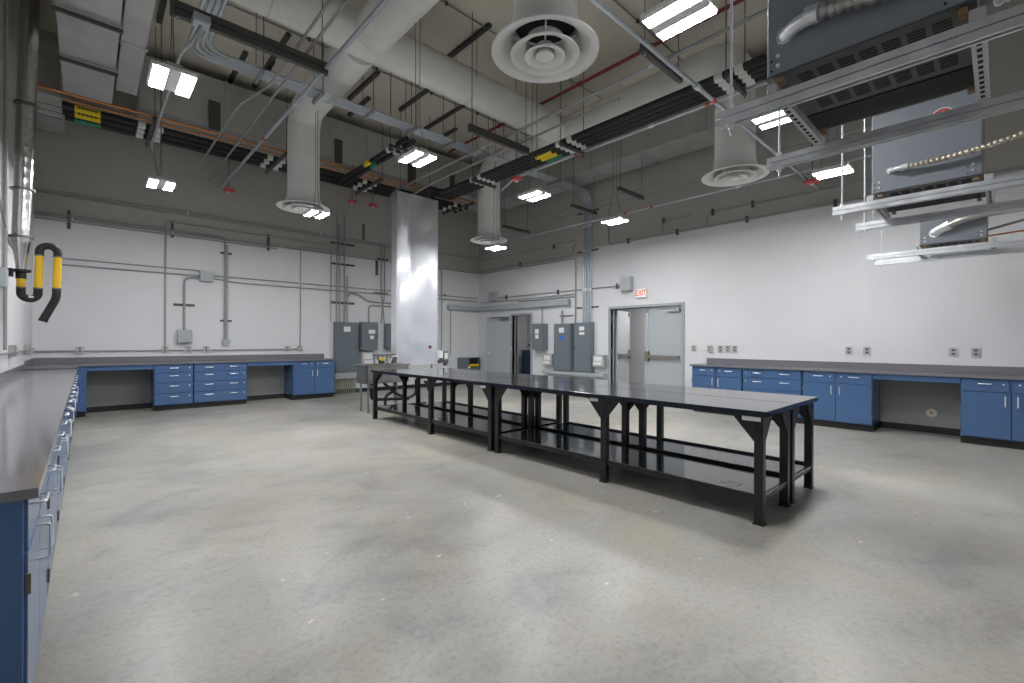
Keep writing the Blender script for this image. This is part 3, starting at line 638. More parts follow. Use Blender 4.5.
ZQ = 4.6
sady = (2.25, 4.85, 7.15)
for k, x in enumerate((5.68, 5.80, 5.92, 6.04)):
    l = ('leftmost', 'second', 'third', 'rightmost')[k] + ' of four black insulated pipes running toward the far corner'
    pipe_y('insulated_pipe', x, ZQ, 0.049, 'black', 1.0, 9.2, l, 'pipe', sady, ((5.25-k*0.02, 5.62-k*0.02, 'green' if k == 3 else 'yellow'),) if k > 0 else (), 'black pipes running toward the far corner',
           ends=[(x, 1.0, ZQ), (x, 8.3+k*0.1, ZQ), (x, 8.9+k*0.1, ZP-0.16), (x, 10.2, ZP-0.16)])
for k, y in enumerate(sady):
    r = thing('pipe_trapeze', (5.87, y, ZQ-0.1), 'dark trapeze bar under the four black pipes, %s from the viewer' % ordinal[k], 'hanger', 'trapezes under the four black pipes')
    B('bar', (5.56, y-0.022, ZQ-0.09), (6.18, y+0.022, ZQ-0.05), 'strut', r)
    for x in (5.575, 6.165): T('rod', [(x, y, ZQ-0.13), (x, y, ZC)], 0.007, 'rod', r, 6)
for k, x in enumerate((4.02, 4.16)):
    pipe_y('insulated_pipe', x, 5.0-0.17, 0.045, 'black', 7.0, 9.9, ('left' if k == 0 else 'right') + ' of two short black pipes above the tall sheet-metal duct', 'pipe', (7.5,), ((8.35, 8.6, 'yellow' if k == 0 else 'green'),), 'short black pipe pair')
r = thing('pipe_trapeze', (4.1, 7.4, 4.75), 'short dark bracket holding the pair of black pipes', 'hanger')
B('bar', (3.85, 7.28, 4.745), (4.32, 7.33, 4.785), 'strut', r)
for x in (3.88, 4.29): T('rod', [(x, 7.305, 4.72), (x, 7.305, ZC)], 0.007, 'rod', r, 6)
# red sprinkler mains
for x, l, y1 in ((6.50, 'dark red sprinkler pipe right of the nearest diffuser', 9.3), (3.45, 'dark red sprinkler pipe passing over the long white duct', 9.6)):
    r = thing('sprinkler_pipe', (x, -1.7, 5.97), l, 'pipe', 'red sprinkler mains')
    T('main', [(x, -1.7, 6.0), (x, y1, 6.0)], 0.028, 'red', r, 12)
    for y in (0.8, 2.9, 5.2, 7.4, 8.9):
        T('coupling', [(x, y-0.04, 6.0), (x, y+0.04, 6.0)], 0.04, 'red', r, 12); T('hanger_rod', [(x, y+0.2, 6.02), (x, y+0.2, ZC)], 0.006, 'rod', r, 5)
    for y in (1.9, 6.3): T('sprinkler_head', [(x, y, 6.0), (x, y, 5.88)], 0.012, 'brass', r, 8)

# ------------------------------------------------------------------ hung struts and conduits overhead
def strutbar(x0, x1, y, z, label, m='strut', h=0.06, rods=None, group=None):
    r = thing('hung_strut', ((x0+x1)/2, y, z), label, 'strut', group)
    for zz in (0, h*0.52): B('channel', (x0, y-0.028, z+zz), (x1, y+0.028, z+zz+h*0.46), m, r)
    B('web', (x0+0.002, y-0.02, z+h*0.44), (x1-0.002, y+0.02, z+h*0.54), 'slot', r)
    for x in rods or (x0+0.06, x1-0.06):
        T('rod', [(x, y, z-0.03), (x, y, 5.22 if x > 8.25 and 1.4 < y < 9.9 else ZC)], 0.006, 'rod', r, 6); T('nut', [(x, y, z-0.018), (x, y, z)], 0.013, 'galv', r, 6)
    return r
GS = 'dark struts hung from rods'
strutbar(0.58, 2.10, 5.53, 4.52, 'long dark strut hung above the bright upper left lamp', h=0.15, group=GS)
strutbar(4.26, 5.55, 5.56, 4.55, 'dark strut hung in the middle over the far table', h=0.12, group=GS)
strutbar(4.55, 5.46, 2.76, 4.60, 'purple-grey strut hung right of the nearest diffuser', h=0.10, group=GS)
strutbar(2.72, 3.2, 2.25, 4.60, 'dark strut tip at the top edge right of the nearest diffuser', h=0.10, group=GS)
for (a, b, l) in (((619, 190), (643, 200), 'dark strut hung beside the lamp on the exit wall'), ((572, 207), (596, 215), 'dark strut across the four bundled conduits'), ((505, 227), (527, 234), 'small dark strut left of the four bundled conduits')):
    p, q = onz(*a, 4.30), onz(*b, 4.30); strutbar(min(p.x, q.x), max(p.x, q.x), (p.y+q.y)/2, 4.30, l, h=0.07, group=GS)
def conduit(pts, r, label, m='emt', f=0.16, couplings=(), n=8, group=None):
    t = thing('conduit', Vector(pts[0]), label, 'conduit', group)
    T('tube', pts, r, m, t, n, f)
    for (a, b) in couplings: T('coupling', [a, b], r*1.45, 'emt' if m == 'emtwall' else 'galv', t, 8)
    return t
GC = 'overhead steel conduits'
def cy_run(x, z, y0, y1, r, label, m='emt', cps=(), red=(), pre=(), post=()):
    t = conduit(list(pre) + [(x, y0, z), (x, y1, z)] + list(post), r, label, m, couplings=[((x, c-0.04, z), (x, c+0.04, z)) for c in cps], group=GC)
    for c in red: T('red_band', [(x, c-0.03, z), (x, c+0.03, z)], r*1.3, 'redbright', t)
def cx_run(y, z, x0, x1, r, label, m='emt', cps=(), red=(), post=()):
    t = conduit([(x0, y, z), (x1, y, z)] + list(post), r, label, m, couplings=[((c-0.04, y, z), (c+0.04, y, z)) for c in cps], group=GC)
    for c in red: T('red_band', [(c-0.03, y, z), (c+0.03, y, z)], r*1.3, 'redbright', t)
# four bundled conduits: from the viewer, bend at x~1, along to the exit wall, down to the panels
for k in range(4):
    y = 6.96 + 0.072*k; x = 1.10 - 0.058*k
    l = ('nearest', 'second', 'third', 'farthest')[k] + ' of four bundled pale conduits running to the exit wall and down'
    conduit([(x, -1.7, 5.07), (x, y, 5.07), (XR-0.055, y, 5.07), (XR-0.055, y, 1.8)], 0.024, l, f=0.28, n=10,
            couplings=[((xx, y, 5.07), (xx+0.09, y, 5.07)) for xx in (2.6, 5.6)] + [((XR-0.055, y, zz), (XR-0.055, y, zz+0.08)) for zz in (2.6, 4.2)], group='four bundled conduits')
for k, z in enumerate((2.20, 3.62, 4.60)):
    r = thing('conduit_clamp_strut', (XR-0.04, 7.08, z), '%s clamp strut across the four bundled conduits on the exit wall' % ('low', 'middle', 'high')[k], 'strut')
    B('channel', (XR-0.022, 6.75, z-0.02), (XR-0.001, 7.42, z+0.02), 'strut', r)
    for j in range(4): B('clamp', (XR-0.086, 6.94+0.072*j, z-0.012), (XR-0.08, 6.98+0.072*j, z+0.012), 'galv', r)
cy_run(2.08, 4.60, -1.7, 11.40, 0.025, 'pale blue conduit crossing in front of the left duct drop', cps=(3.4, 6.6), red=(8.1,))
cy_run(1.74, 4.69, -1.7, 6.6, 0.016, 'thin grey conduit on the dark upper left strut, left of a pair', 'emtwall', cps=(5.5,), post=[(1.52, 7.2, 4.60), (1.52, 11.40, 4.60)])
cy_run(1.86, 4.69, -1.7, 11.40, 0.016, 'thin grey conduit on the dark upper left strut, right of a pair', 'emtwall', cps=(5.6, 8.8))
cy_run(0.70, 4.30, 5.75, 8.7, 0.016, 'thin grey conduit running between the two left lamps', 'emtwall', pre=[(0.81, 5.37, 4.44), (0.76, 5.45, 4.30)], post=[(0.73, 8.85, 4.2), (0.775, 8.5, 3.69)])
cx_run(2.15, 3.98, -0.6, XR, 0.022, 'pale conduit crossing above the table toward the exit wall', cps=(4.6,), red=(5.0,))
cy_run(8.74, 4.20, 0.5, 9.1, 0.020, 'long pale conduit running low before the exit wall', cps=(3.3,), red=(5.05, 5.7))
cy_run(6.22, 4.60, 0.5, 6.6, 0.024, 'bright conduit running beside the four black pipes', red=(2.75, 5.05), cps=(3.6,), post=[(6.22, 7.0, 4.45)])
cy_run(5.02, 4.70, -1.7, 9.3, 0.022, 'thin grey conduit left of the four black pipes', 'emtwall', cps=(2.9, 6.1), post=[(5.02, 9.6, 4.53)])
cy_run(5.36, 4.70, 3.6, 8.2, 0.018, 'thin grey conduit against the four black pipes', 'emtwall', post=[(5.2, 8.7, 4.55)])
for k, z in enumerate((4.42, 4.50)): cy_run(8.55-0.2*k, z, 0.5, 9.2, 0.014, 'faint thin conduit above the long exit wall conduit, %s' % ('lower', 'upper')[k], 'emtwall')
cx_run(9.0, 4.2, 6.9, 9.15, 0.018, 'short pale conduit beside the far-corner diffuser', post=[])
for k, x in enumerate((1.75, 2.55, 3.35, 4.15, 4.95, 5.75, 6.5, 7.9)):
    r = thing('conduit_trapeze', (x, 7.07, 4.99), '%s thin trapeze from the left under the four bundled conduits' % ordinal[k], 'hanger', 'trapezes under the four bundled conduits')
    B('bar', (x-0.02, 6.86, 5.005), (x+0.02, 7.28, 5.044), 'emtwall', r)
    for y in (6.88, 7.26): T('rod', [(x, y, 4.98), (x, y, ZC)], 0.006, 'rod', r, 6)
# ceiling-mounted channel pieces and thin ceiling lines
cs = [((159,23),(165,1)), ((228,86),(247,54)), ((254,88),(275,56)), ((262,79),(272,62)), ((281,47),(288,35)), ((449,58),(490,26)), ((349,116),(372,100)), ((349,100),(383,75)), ((400,111),(429,91)), ((425,130),(466,105)), ((445,136),(457,130)), ((640,53),(652,46))]
for i, (a, b) in enumerate(cs):
    p, q = onz(*a, ZC-0.05), onz(*b, ZC-0.05)
    bm = bmesh.new(); box(bm, (p.x-0.035, q.y, ZC-0.06), (p.x+0.035, p.y, ZC-0.001)); where = ('the upper left strut' if i < 5 else 'the nearest diffuser' if i in (5, 11) else 'the long white duct')
    nth = ordinal[i] if i < 5 else ordinal[0 if i == 5 else 1] if i in (5, 11) else ordinal[i-6]; tag(obj('ceiling_channel', bm, 'strut'), '%s short dark ceiling channel from left near %s' % (nth, where), 'strut', 'ceiling channels near ' + where)
for y, l in ((3.9, 'thin line across the ceiling by the nearest diffuser'), (5.65, 'thin line on the ceiling along the near side of the long white duct'), (7.9, 'thin line across the ceiling beyond the long white duct'), (2.0, 'thin line across the ceiling at the top edge')):
    r = thing('ceiling_line', (4, y, ZC-0.05), l, 'conduit', 'thin ceiling lines')
    T('tube', [(0.7, y, ZC-0.03), (8.2, y, ZC-0.03)], 0.012, 'emtwall', r, 6)
    for x in (1.5, 2.7, 3.9, 5.1, 6.3, 7.5): B('clip', (x-0.02, y-0.02, ZC-0.05), (x+0.02, y+0.02, ZC-0.001), 'strut', r)
r = thing('junction_box', (0.81, 5.37, 4.44), 'pale square junction box under the dark upper left strut', 'box')
B('body', (0.74, 5.30, 4.44), (0.88, 5.44, 4.515), 'emt', r, 0.004); B('cover', (0.745, 5.305, 4.432), (0.875, 5.435, 4.44), 'emt', r)
def detector(p, label, top=ZC):
    r = thing('fire_detector', p, label, 'detector', 'red fire detectors'); c = Vector(p); bm = bmesh.new()
    lathe(bm, c, [(0.0005, 0), (0.06, 0), (0.105, 0.02), (0.11, 0.05), (0.0005, 0.05)], 20); obj('body', bm, 'redbright', r, True)
    bm = bmesh.new(); lathe(bm, c, [(0.0005, -0.02), (0.028, -0.018), (0.03, 0), (0.0005, 0.0)], 14); obj('lens', bm, 'white', r, True)
    T('stem', [c + UP*0.05, Vector((c.x, c.y, top))], 0.008, 'rod', r, 6)
detector(onz(812, 184, 3.9), 'orange-red detector between the lamps under the hung struts', 5.22); detector(onz(517, 181, 4.35), 'red detector beside the black pipes near the middle', 5.30)
detector(onz(229, 192, 4.45), 'red detector at the end of the pale blue conduit'); detector(onz(352, 203, 4.45), 'red detector right of the left duct drop', 5.30); detector(onz(373, 207, 4.45), 'red detector just left of the tall sheet-metal duct', 5.30)

# ------------------------------------------------------------------ hung rack struts with blue-grey electrical units at right
ZS = 2.33
def rack_strut(x, y0, y1, label, rods):
    r = thing('rack_strut', (x, (y0+y1)/2, ZS), label, 'strut', 'pale double struts of the hung rack')
    for z0 in (ZS, ZS+0.0335):
        bm = bmesh.new(); h, w, t, lp = 0.0290, 0.0205, 0.004, 0.011
        prof = [(-w, 0), (-w, h), (w, h), (w, 0)]
        box(bm, (x-w, y0, z0), (x-w+t, y1, z0+h)); box(bm, (x+w-t, y0, z0), (x+w, y1, z0+h)); box(bm, (x-w+t, y0, z0+h-t), (x+w-t, y1, z0+h))
        for s in (-1, 1): box(bm, (x+s*(w-t), y0, z0), (x+s*(w-lp), y1, z0+t))
        obj('channel', bm, 'galv', r)
    for y in rods:
        T('rod', [(x, y, ZS-0.05), (x, y, ZC)], 0.0065, 'galv', r, 8)
        T('nut', [(x, y, ZS-0.02), (x, y, ZS-0.004)], 0.014, 'galv', r, 6); T('nut', [(x, y, ZS+0.063), (x, y, ZS+0.081)], 0.014, 'galv', r, 6)
        B('washer', (x-0.02, y-0.02, ZS-0.004), (x+0.02, y+0.02, ZS), 'galv', r)
SX = ((2.14, 0.90), (2.87, 0.92), (4.27, 0.90), (5.00, 0.88), (6.86, 1.10), (7.40, 1.10))
for k, (x, y0) in enumerate(SX):
    rack_strut(x, -1.6, y0, '%s of six pale double struts hung at right, counted from the viewer' % ordinal[k], (y0-0.06, -0.9))
def cross_channel(x0, x1, y, label):
    r = thing('slotted_channel', ((x0+x1)/2, y, ZS+0.063), label, 'strut', 'slotted cross channels of the rack')
    z = ZS+0.063
    B('channel', (x0, y-0.0205, z), (x1, y+0.0205, z+0.041), 'galvduct', r, 0.003)  # duller steel than the struts, standing in for the shadow under the unit
    n = int((x1-x0-0.1)/0.05)
    for i in range(n):
        u = x0+0.06+i*0.05; B('slot', (u, y-0.007, z-0.001), (u+0.028, y+0.007, z+0.004), 'slot', r)
def rack_unit(x0, x1, y0, y1, z1, label, near_x):
    zb = ZS+0.133
    r = thing('electrical_unit', ((x0+x1)/2, (y0+y1)/2, zb), label, 'equipment', 'blue-grey electrical units on the rack')
    B('case', (x0, y0, zb), (x1, y1, z1), 'unit', r, 0.006)
    B('bottom_flange', (x0-0.006, y0-0.004, zb-0.006), (x1+0.006, y1+0.004, zb), 'strut', r)  # darker strut tone puts shade into the underside of the case
    ng = 7; pitch = (y1-y0-0.14)/ng
    for row, xa in ((0, x0+0.050), (1, x0+0.335)):
        for g in range(ng):
            ya = y0+0.05+g*pitch; bm = bmesh.new()
            for s in range(5): box(bm, (xa+s*0.021, ya+0.008, zb-0.0075), (xa+s*0.021+0.011, ya+pitch-0.010, zb-0.0062))
            obj('vent_louvre', bm, 'slot', r, label='group of dark vent slots')
    B('inspection_plate', (x1-0.23, y0+0.02, zb-0.012), (x1-0.02, y1-0.02, zb-0.006), 'slot', r)
    for (yy) in (y0+0.045, y1-0.045):
        for zz in (0.035, 0.075):
            T('bolt', [(x0-0.010, yy, zb+zz), (x0+0.002, yy, zb+zz)], 0.008, 'nickel', r, 8)
            T('bolt_hole', [(x0-0.001, yy+0.026, zb+zz-0.012), (x0+0.002, yy+0.026, zb+zz-0.012)], 0.005, 'slot', r, 8)
    for yy in (y0+0.02, y1-0.06):
        for xx in (x0-0.004, x1-0.045): B('wood_pad', (xx+0.005, yy-0.002, zb-0.033), (xx+0.045, yy+0.022, zb-0.012), 'orange', r)
    return r, zb
for (xa, xb, lab) in ((2.122, 2.888, 'under the nearest electrical unit'), (4.252, 5.018, 'under the middle electrical unit'), (6.842, 7.418, 'under the farthest electrical unit')):
    for y, s in ((0.665, 'far'), (0.055, 'near')): cross_channel(xa, xb, y, 'slotted cross channel %s, %s end' % (lab, s))
u1, zb = rack_unit(2.12, 2.83, 0.06, 0.685, 3.35, 'largest blue-grey electrical unit cut by the top edge', 2.12)
u2, _ = rack_unit(4.34, 5.02, 0.085, 0.67, 3.05, 'middle blue-grey electrical unit with a round red and white sticker', 4.34)
u3, _ = rack_unit(7.00, 7.52, 0.10, 0.64, 2.80, 'smallest blue-grey electrical unit farthest back on the rack', 7.00)
def flexrun(pix, X, out, r, label, m, amp=0.22, pitch=0.034, fit=True, group='flexible conduits on the electrical units'):
    P = [onx(a, b, X - o) for (a, b), o in zip(pix, out)]
    t = thing('flexible_conduit', P[0], label, 'conduit', group)
    bm = bmesh.new(); ribbed(bm, P[1:], r, pitch, amp, 12, 0.2); obj('flex', bm, m, t, True)
    if fit:
        d = (P[2]-P[1]).normalized()
        T('elbow_fitting', [P[0], P[0].lerp(P[1], 0.5) + Vector((-0.012, 0, 0)), P[1] + d*0.03], r*1.12, 'galv', t, 12, 0.05)
        T('locknut', [P[0] + Vector((0.008, 0, 0)), P[0] + Vector((-0.012, 0, 0))], r*1.35, 'galv', t, 10)
        T('clamp_collar', [P[1] + d*0.0, P[1] + d*0.045], r*1.35, 'galv', t, 12)
    return t
flexrun([(786, 36), (806, 17), (840, 5), (905, -14), (960, -45)], 2.12, (0.0, 0.055, 0.06, 0.06, 0.05), 0.026, 'fat ribbed flexible conduit on the largest electrical unit', 'flex')
flexrun([(890, 171), (900, 168), (950, 157), (1000, 142), (1060, 120)], 4.34, (0.0, 0.05, 0.06, 0.06, 0.1), 0.017, 'thin beige flexible conduit on the middle electrical unit', 'flexbeige', 0.2, 0.026)
flexrun([(935, 233), (945, 227), (962, 219), (990, 212), (1040, 205)], 7.00, (0.0, 0.07, 0.10, 0.10, 0.1), 0.04, 'fat smooth conduit on the farthest electrical unit', 'flex', 0.04, 0.03)
t = thing('flexible_conduit', (2.5, -0.02, 2.75), 'shiny flexible conduit end at the right photo edge', 'conduit')
bm = bmesh.new(); ribbed(bm, [(2.45, 0.02, 2.62), (2.42, -0.05, 2.60), (2.40, -0.25, 2.62), (2.40, -0.6, 2.75)], 0.03, 0.025, 0.13, 12, 0.1); obj('flex', bm, 'flex', t, True)
T('elbow_fitting', [(2.47, 0.058, 2.66), (2.455, 0.03, 2.63), (2.44, 0.0, 2.61)], 0.036, 'galv', t, 12, 0.02)
for k, (a, b) in enumerate((((988, 230), (1040, 215)), ((988, 236), (1040, 228)))):
    p, q = onx(*a, 7.3), onx(*b, 7.3)
    tag(T('cable', [p, q], 0.014 if k == 0 else 0.009, 'emtwall' if k == 0 else 'copper'), 'thin %s beside the farthest electrical unit' % ('grey cable' if k == 0 else 'copper line'), 'cable')
c = onx(942.5, 116.5, 4.338)
bm = bmesh.new(); cyl(bm, c, c + Vector((-0.003, 0, 0)), 0.062, 24); st = obj('round_sticker', bm, 'paper', u2, label='round red and white sticker')
bm = bmesh.new()
cc = c + Vector((-0.0032, 0, 0)); N = 24
for i in range(N):
    if i % 12 in (1, 2, 3, 4, 5, 6, 7, 8):
        a, b = 2*math.pi*i/N, 2*math.pi*(i+1)/N
        q = [cc + Vector((0, math.cos(t_)*rr, math.sin(t_)*rr)) for t_, rr in ((a, 0.036), (b, 0.036), (b, 0.054), (a, 0.054))]
        prism(bm, q, (-0.001, 0, 0))
obj('sticker_ring', bm, 'redbright', st)

# ------------------------------------------------------------------ fume extraction arm at the left wall
AY = 7.72
fa = thing('fume_extraction_arm', (-0.5, AY, 1.5), 'spiral steel exhaust pipe ending in a yellow and black folded hose arm', 'fume arm')
pc = lambda x, y: ony(x, y, AY)
px0 = pc(21, 268).x; zc0, zc1 = 2.49, 2.15
bm = bmesh.new(); z = zc0; prof = []
while z < ZC:
    prof += [(0.082, z), (0.0805, z+0.012), (0.0805, z+0.10), (0.082, z+0.112)]; z += 0.118
lathe(bm, (px0, AY, 0), prof, 28)
lean = (pc(30, 2).x - px0) / (pc(30, 2).z - zc0)
for v in bm.verts: v.co.x += lean*(v.co.z - zc0)
obj('spiral_pipe', bm, 'spiral', fa, True)
bm = bmesh.new(); lathe(bm, (px0, AY, 0), [(0.086, zc0+0.02), (0.086, zc0-0.03), (0.080, zc0-0.05), (0.046, zc1+0.04), (0.046, zc1)], 28); obj('reducer_cone', bm, 'spiral', fa, True)
for z in (zc0+0.02, 3.06, 4.05):
    bm = bmesh.new(); lathe(bm, (px0 + lean*(z-zc0), AY, z), [(0.083, 0), (0.105, 0), (0.105, 0.022), (0.083, 0.022)], 24); cl = obj('clamp_ring', bm, 'hinge', fa)
    B('clamp_bracket', (XL, AY-0.015, z), (px0-0.09, AY+0.015, z+0.02), 'galv', cl)
bm = bmesh.new(); lathe(bm, (px0, AY, 0), [(0.05, zc1), (0.085, zc1-0.005), (0.085, zc1-0.03), (0.045, zc1-0.04), (0.045, zc1-0.11)], 20); obj('swivel_collar', bm, 'tblack', fa, True)
B('mounting_plate', (XL, AY-0.06, zc1-0.09), (px0-0.06, AY+0.06, zc1+0.0), 'tblack', fa)
rt = 0.038
A0 = Vector((px0, AY, zc1-0.10))
xa, xb, xc_ = px0, pc(38, 300).x, pc(56.5, 300).x
zlo, zhi = pc(30, 299).z, pc(48, 246).z
zy0, zy1 = pc(39, 288.5).z, pc(40, 255.5).z
bm = bmesh.new(); sweep(bm, [(xa, AY, zc1-0.10), (xa, AY, zy0-0.0)], rt, 16); obj('yellow_tube', bm, 'yellowtube', fa, True)
def ubend(x0, x1, zs, zp, nm='black_hose'):
    mid = (x0+x1)/2; R = abs(x1-x0)/2; s = 1 if zp > zs else -1; pts = [(x0, AY, zs)]
    zc = zp - s*R
    for k in range(13):
        a = math.pi*k/12; pts.append((mid - R*math.cos(a)*(1 if x1 > x0 else -1), AY, zc + s*R*math.sin(a)))
    pts.append((x1, AY, zs)); bm = bmesh.new(); sweep(bm, pts, rt*1.04, 16); return obj(nm, bm, 'black', fa, True)
ubend(xa, xb, zy0, zlo)
bm = bmesh.new(); sweep(bm, [(xb, AY, zy0), (xb+0.01, AY, zy1)], rt, 16); obj('yellow_tube', bm, 'yellowtube', fa, True)
ubend(xb+0.01, xc_+0.01, zy1, zhi)
bm = bmesh.new(); sweep(bm, [(xc_+0.01, AY, zy1), (xc_, AY, zy0+0.01)], rt, 16); obj('yellow_tube', bm, 'yellowtube', fa, True)
bm = bmesh.new(); sweep(bm, [(xc_, AY, zy0+0.01), (xc_, AY, zy0-0.10), pc(51, 307), pc(45, 317)], rt*1.04, 16, 0.15, 6); obj('black_hose', bm, 'black', fa, True)
bm = bmesh.new(); a, b = pc(47, 313), pc(42.5, 321.5); sweep(bm, [a, b], rt, 16, radii=[rt, rt*1.15]); obj('nozzle', bm, 'tblack', fa, True)
for x, z in ((xa, zy0), (xb, zy0), (xb+0.01, zy1), (xc_+0.01, zy1), (xc_, zy0+0.01)):
    T('hose_clamp', [(x, AY, z-0.008), (x, AY, z+0.008)], rt*1.12, 'hinge', fa, 14)
B('white_tag', (pc(29, 297).x, AY-rt-0.012, pc(29, 297).z-0.012), (pc(29, 297).x+0.04, AY-rt-0.006, pc(29, 297).z+0.012), 'paper', fa)

# ------------------------------------------------------------------ wall conduits, boxes and panels
GWB, GWR = 'grey conduits on the back wall', 'grey conduits on the exit wall'
yb = YB-0.03
def hb(z, x0, x1, r, label, extra_pre=(), extra_post=(), clips=()):
    t = conduit(list(extra_pre) + [(x0, yb, z), (x1, yb, z)] + list(extra_post), r, label, 'emtwall', 0.12, group=GWB)
    for x in clips: B('strap', (x-0.012, YB-0.055, z-0.03), (x+0.012, YB-0.001, z+0.03), 'galv', t)
xr = XR-0.03
hb(3.96, -0.68, 9.1, 0.016, 'upper of two conduits high on the back wall', clips=(1.5, 4.2, 7.4)); hb(3.90, -0.68, 6.6, 0.016, 'lower of two conduits high on the back wall')
hb(3.56, -0.68, 1.98, 0.014, 'conduit at the top of the lit back wall bending down right of the grey boxes', extra_post=[(2.16, yb, 3.56), (2.16, yb, 1.33)])
hb(3.51, -0.68, 9.1, 0.014, 'long conduit along the top of the lit back wall', clips=(-0.2, 1.25, 3.3)); hb(3.46, -0.68, 3.2, 0.014, 'lowest conduit along the top of the lit back wall at left')
hb(3.72, 1.16, 4.4, 0.014, 'conduit stepping down behind the left diffuser on the back wall', extra_pre=[(1.14, yb, 1.15), (1.14, yb, 3.72)], extra_post=[(4.45, yb, 3.72), (4.45, yb, 1.81)])
hb(2.79, -0.40, 1.71, 0.012, 'upper conduit leading to the square grey junction box on the back wall'); hb(2.68, -0.40, 1.71, 0.014, 'lower conduit leading to the square grey junction box on the back wall')
hb(2.71, 1.93, 9.1, 0.013, 'conduit leaving the square grey junction box to the right', clips=(3.7, 5.4, 7.75)); hb(2.60, 2.4, 9.1, 0.014, 'lower conduit right of the square grey junction box', extra_pre=[(1.93, yb, 2.66), (2.2, yb, 2.62)])
hb(3.60, 3.72, 4.8, 0.013, 'conduit dropping beside the last back-wall outlet to the low raceway', extra_pre=[(3.72, yb, 1.18), (3.72, yb, 3.60)])
conduit([(1.71, yb, 2.63), (1.45, yb, 2.63), (1.45, yb, 1.55)], 0.022, 'bent conduit joining the two square grey boxes on the back wall', 'emtwall', 0.14, group=GWB)
conduit([(2.19, yb-0.02, 3.40), (2.19, yb-0.02, 1.30)], 0.024, 'double vertical conduit right of the grey boxes on the back wall', 'emtwall', 0, group=GWB)
for k, (x, z1) in enumerate(((4.58, 4.55), (4.66, 4.3), (4.78, 4.55), (4.86, 3.0))):
    conduit([(x, yb-0.01, 1.80), (x, yb-0.01, z1)], 0.017, '%s vertical conduit above the tall grey panel on the back wall' % ordinal[k], 'emtwall', 0, group=GWB)
conduit([(4.86, yb-0.02, 2.45), (4.92, yb-0.02, 2.56), (5.15, yb-0.02, 2.56), (5.4, yb-0.02, 2.38), (6.6, yb-0.02, 2.36)], 0.017, 'wavy conduit above the grey disconnect box', 'emtwall', 0.12, group=GWB)
conduit([(5.45, yb, 1.83), (5.45, yb, 2.28), (5.75, yb, 2.28), (6.8, yb, 2.28)], 0.018, 'elbow conduit rising from the grey disconnect box', 'emtwall', 0.12, group=GWB)
for k, x in enumerate((5.80, 5.90)): conduit([(x, yb, 1.80), (x+0.05*(1-2*k), yb, 2.3), (x, yb, 2.6), (x, yb, 3.95)], 0.015, '%s vertical conduit left of the tall sheet-metal duct on the back wall' % ('left' if k == 0 else 'right'), 'emtwall', 0.1, group=GWB)
for k, x in enumerate((7.75, 8.08)): conduit([(x, yb, 0.9), (x, yb, 3.5 if k == 0 else 2.3)], 0.015, '%s vertical conduit right of the tall sheet-metal duct on the back wall' % ('left' if k == 0 else 'right'), 'emtwall', 0, group=GWB)
hb(1.135, -0.68, 3.72, 0.013, 'low raceway conduit above the back worktop')
def strut_piece(a, b, label, R='back'):
    bm = bmesh.new(); box(bm, a, b); tag(obj('wall_strut', bm, 'strut'), label, 'strut', 'short dark struts on the walls')
for k, (x, z, w, h) in enumerate(((-0.25, 3.5, 0.05, 0.34), (1.25, 3.58, 0.05, 0.34), (3.02, 3.58, 0.06, 0.36), (5.30, 4.2, 0.06, 0.42), (5.68, 3.3, 0.07, 0.4), (7.58, 3.5, 0.06, 0.4), (1.45, 2.06, 0.36, 0.05), (2.19, 3.22, 0.22, 0.04), (2.19, 1.76, 0.22, 0.04), (4.75, 3.80, 0.62, 0.05), (4.75, 3.28, 0.62, 0.05), (4.75, 2.30, 0.62, 0.06), (5.80, 2.62, 0.4, 0.05), (5.85, 3.55, 0.3, 0.05), (7.85, 2.72, 0.2, 0.05))):
    nm = ['in the left corner', 'above the square grey box', 'left of the left diffuser shadow', 'high beside the sheet-metal duct', 'beside the sheet-metal duct', 'right of the sheet-metal duct', 'between the two grey boxes', 'high on the double conduit', 'low on the double conduit', 'highest over the tall grey panel', 'middle over the tall grey panel', 'lowest over the tall grey panel', 'over the disconnect box', 'L bracket over the disconnect box', 'small piece near the far corner'][k]
    strut_piece((x-w/2, YB-0.021, z-h/2), (x+w/2, YB-0.001, z+h/2), 'dark wall strut on the back wall, ' + nm)
# low raceway outlet boxes on the back wall
def outlet_box(R, u, z, label, group, w=0.105, h=0.115, d=0.05, m='outlet', face=True):
    r = thing('outlet_box', R(u, 0, z-h/2), label, 'outlet', group)
    rb('box', R, (u-w/2, 0.001, z-h/2), (u+w/2, d, z+h/2), m, r, 0.006); rb('cover_plate', R, (u-w/2-0.004, d, z-h/2-0.004), (u+w/2+0.004, d+0.004, z+h/2+0.004), 'outlet', r)
    if face:
        for s in (-1, 1): rb('socket', R, (u-0.018, d+0.004, z+s*0.027-0.014), (u+0.018, d+0.007, z+s*0.027+0.014), 'strut' if m != 'white' else 'panel_lt', r, 0.003)
for k, u in enumerate((-0.10, 1.14, 1.52, 1.83, 3.43, 3.72)): outlet_box(BACK, u, 1.155, '%s steel outlet box from the left on the low back-wall raceway' % ordinal[k], 'outlets on the back raceway')
for k, u in enumerate((4.34, 4.0, 3.79, 3.65, 3.52, 1.71, 1.47, 0.47, 0.24)):
    outlet_box(RIGHT, u, 1.21, 'grey wall outlet on the exit wall, %s from the double door' % (ordinal[:7] + ['eighth', 'last'])[k], 'outlets on the exit wall', 0.085, 0.12, 0.012 if k != 1 else 0.04)
for k, (y, h) in enumerate(((8.28, 0.13), (10.08, 0.12))):
    outlet_box(LEFT, y, 1.20, '%s grey outlet box over the left worktop' % ('near' if k == 0 else 'far'), 'outlets on the left wall', 0.2, 0.14, 0.06)
r = thing('floor_box_cover', RIGHT(0.70, 0, 0.27), 'round beige cap low on the wall in the right knee space', 'cover')
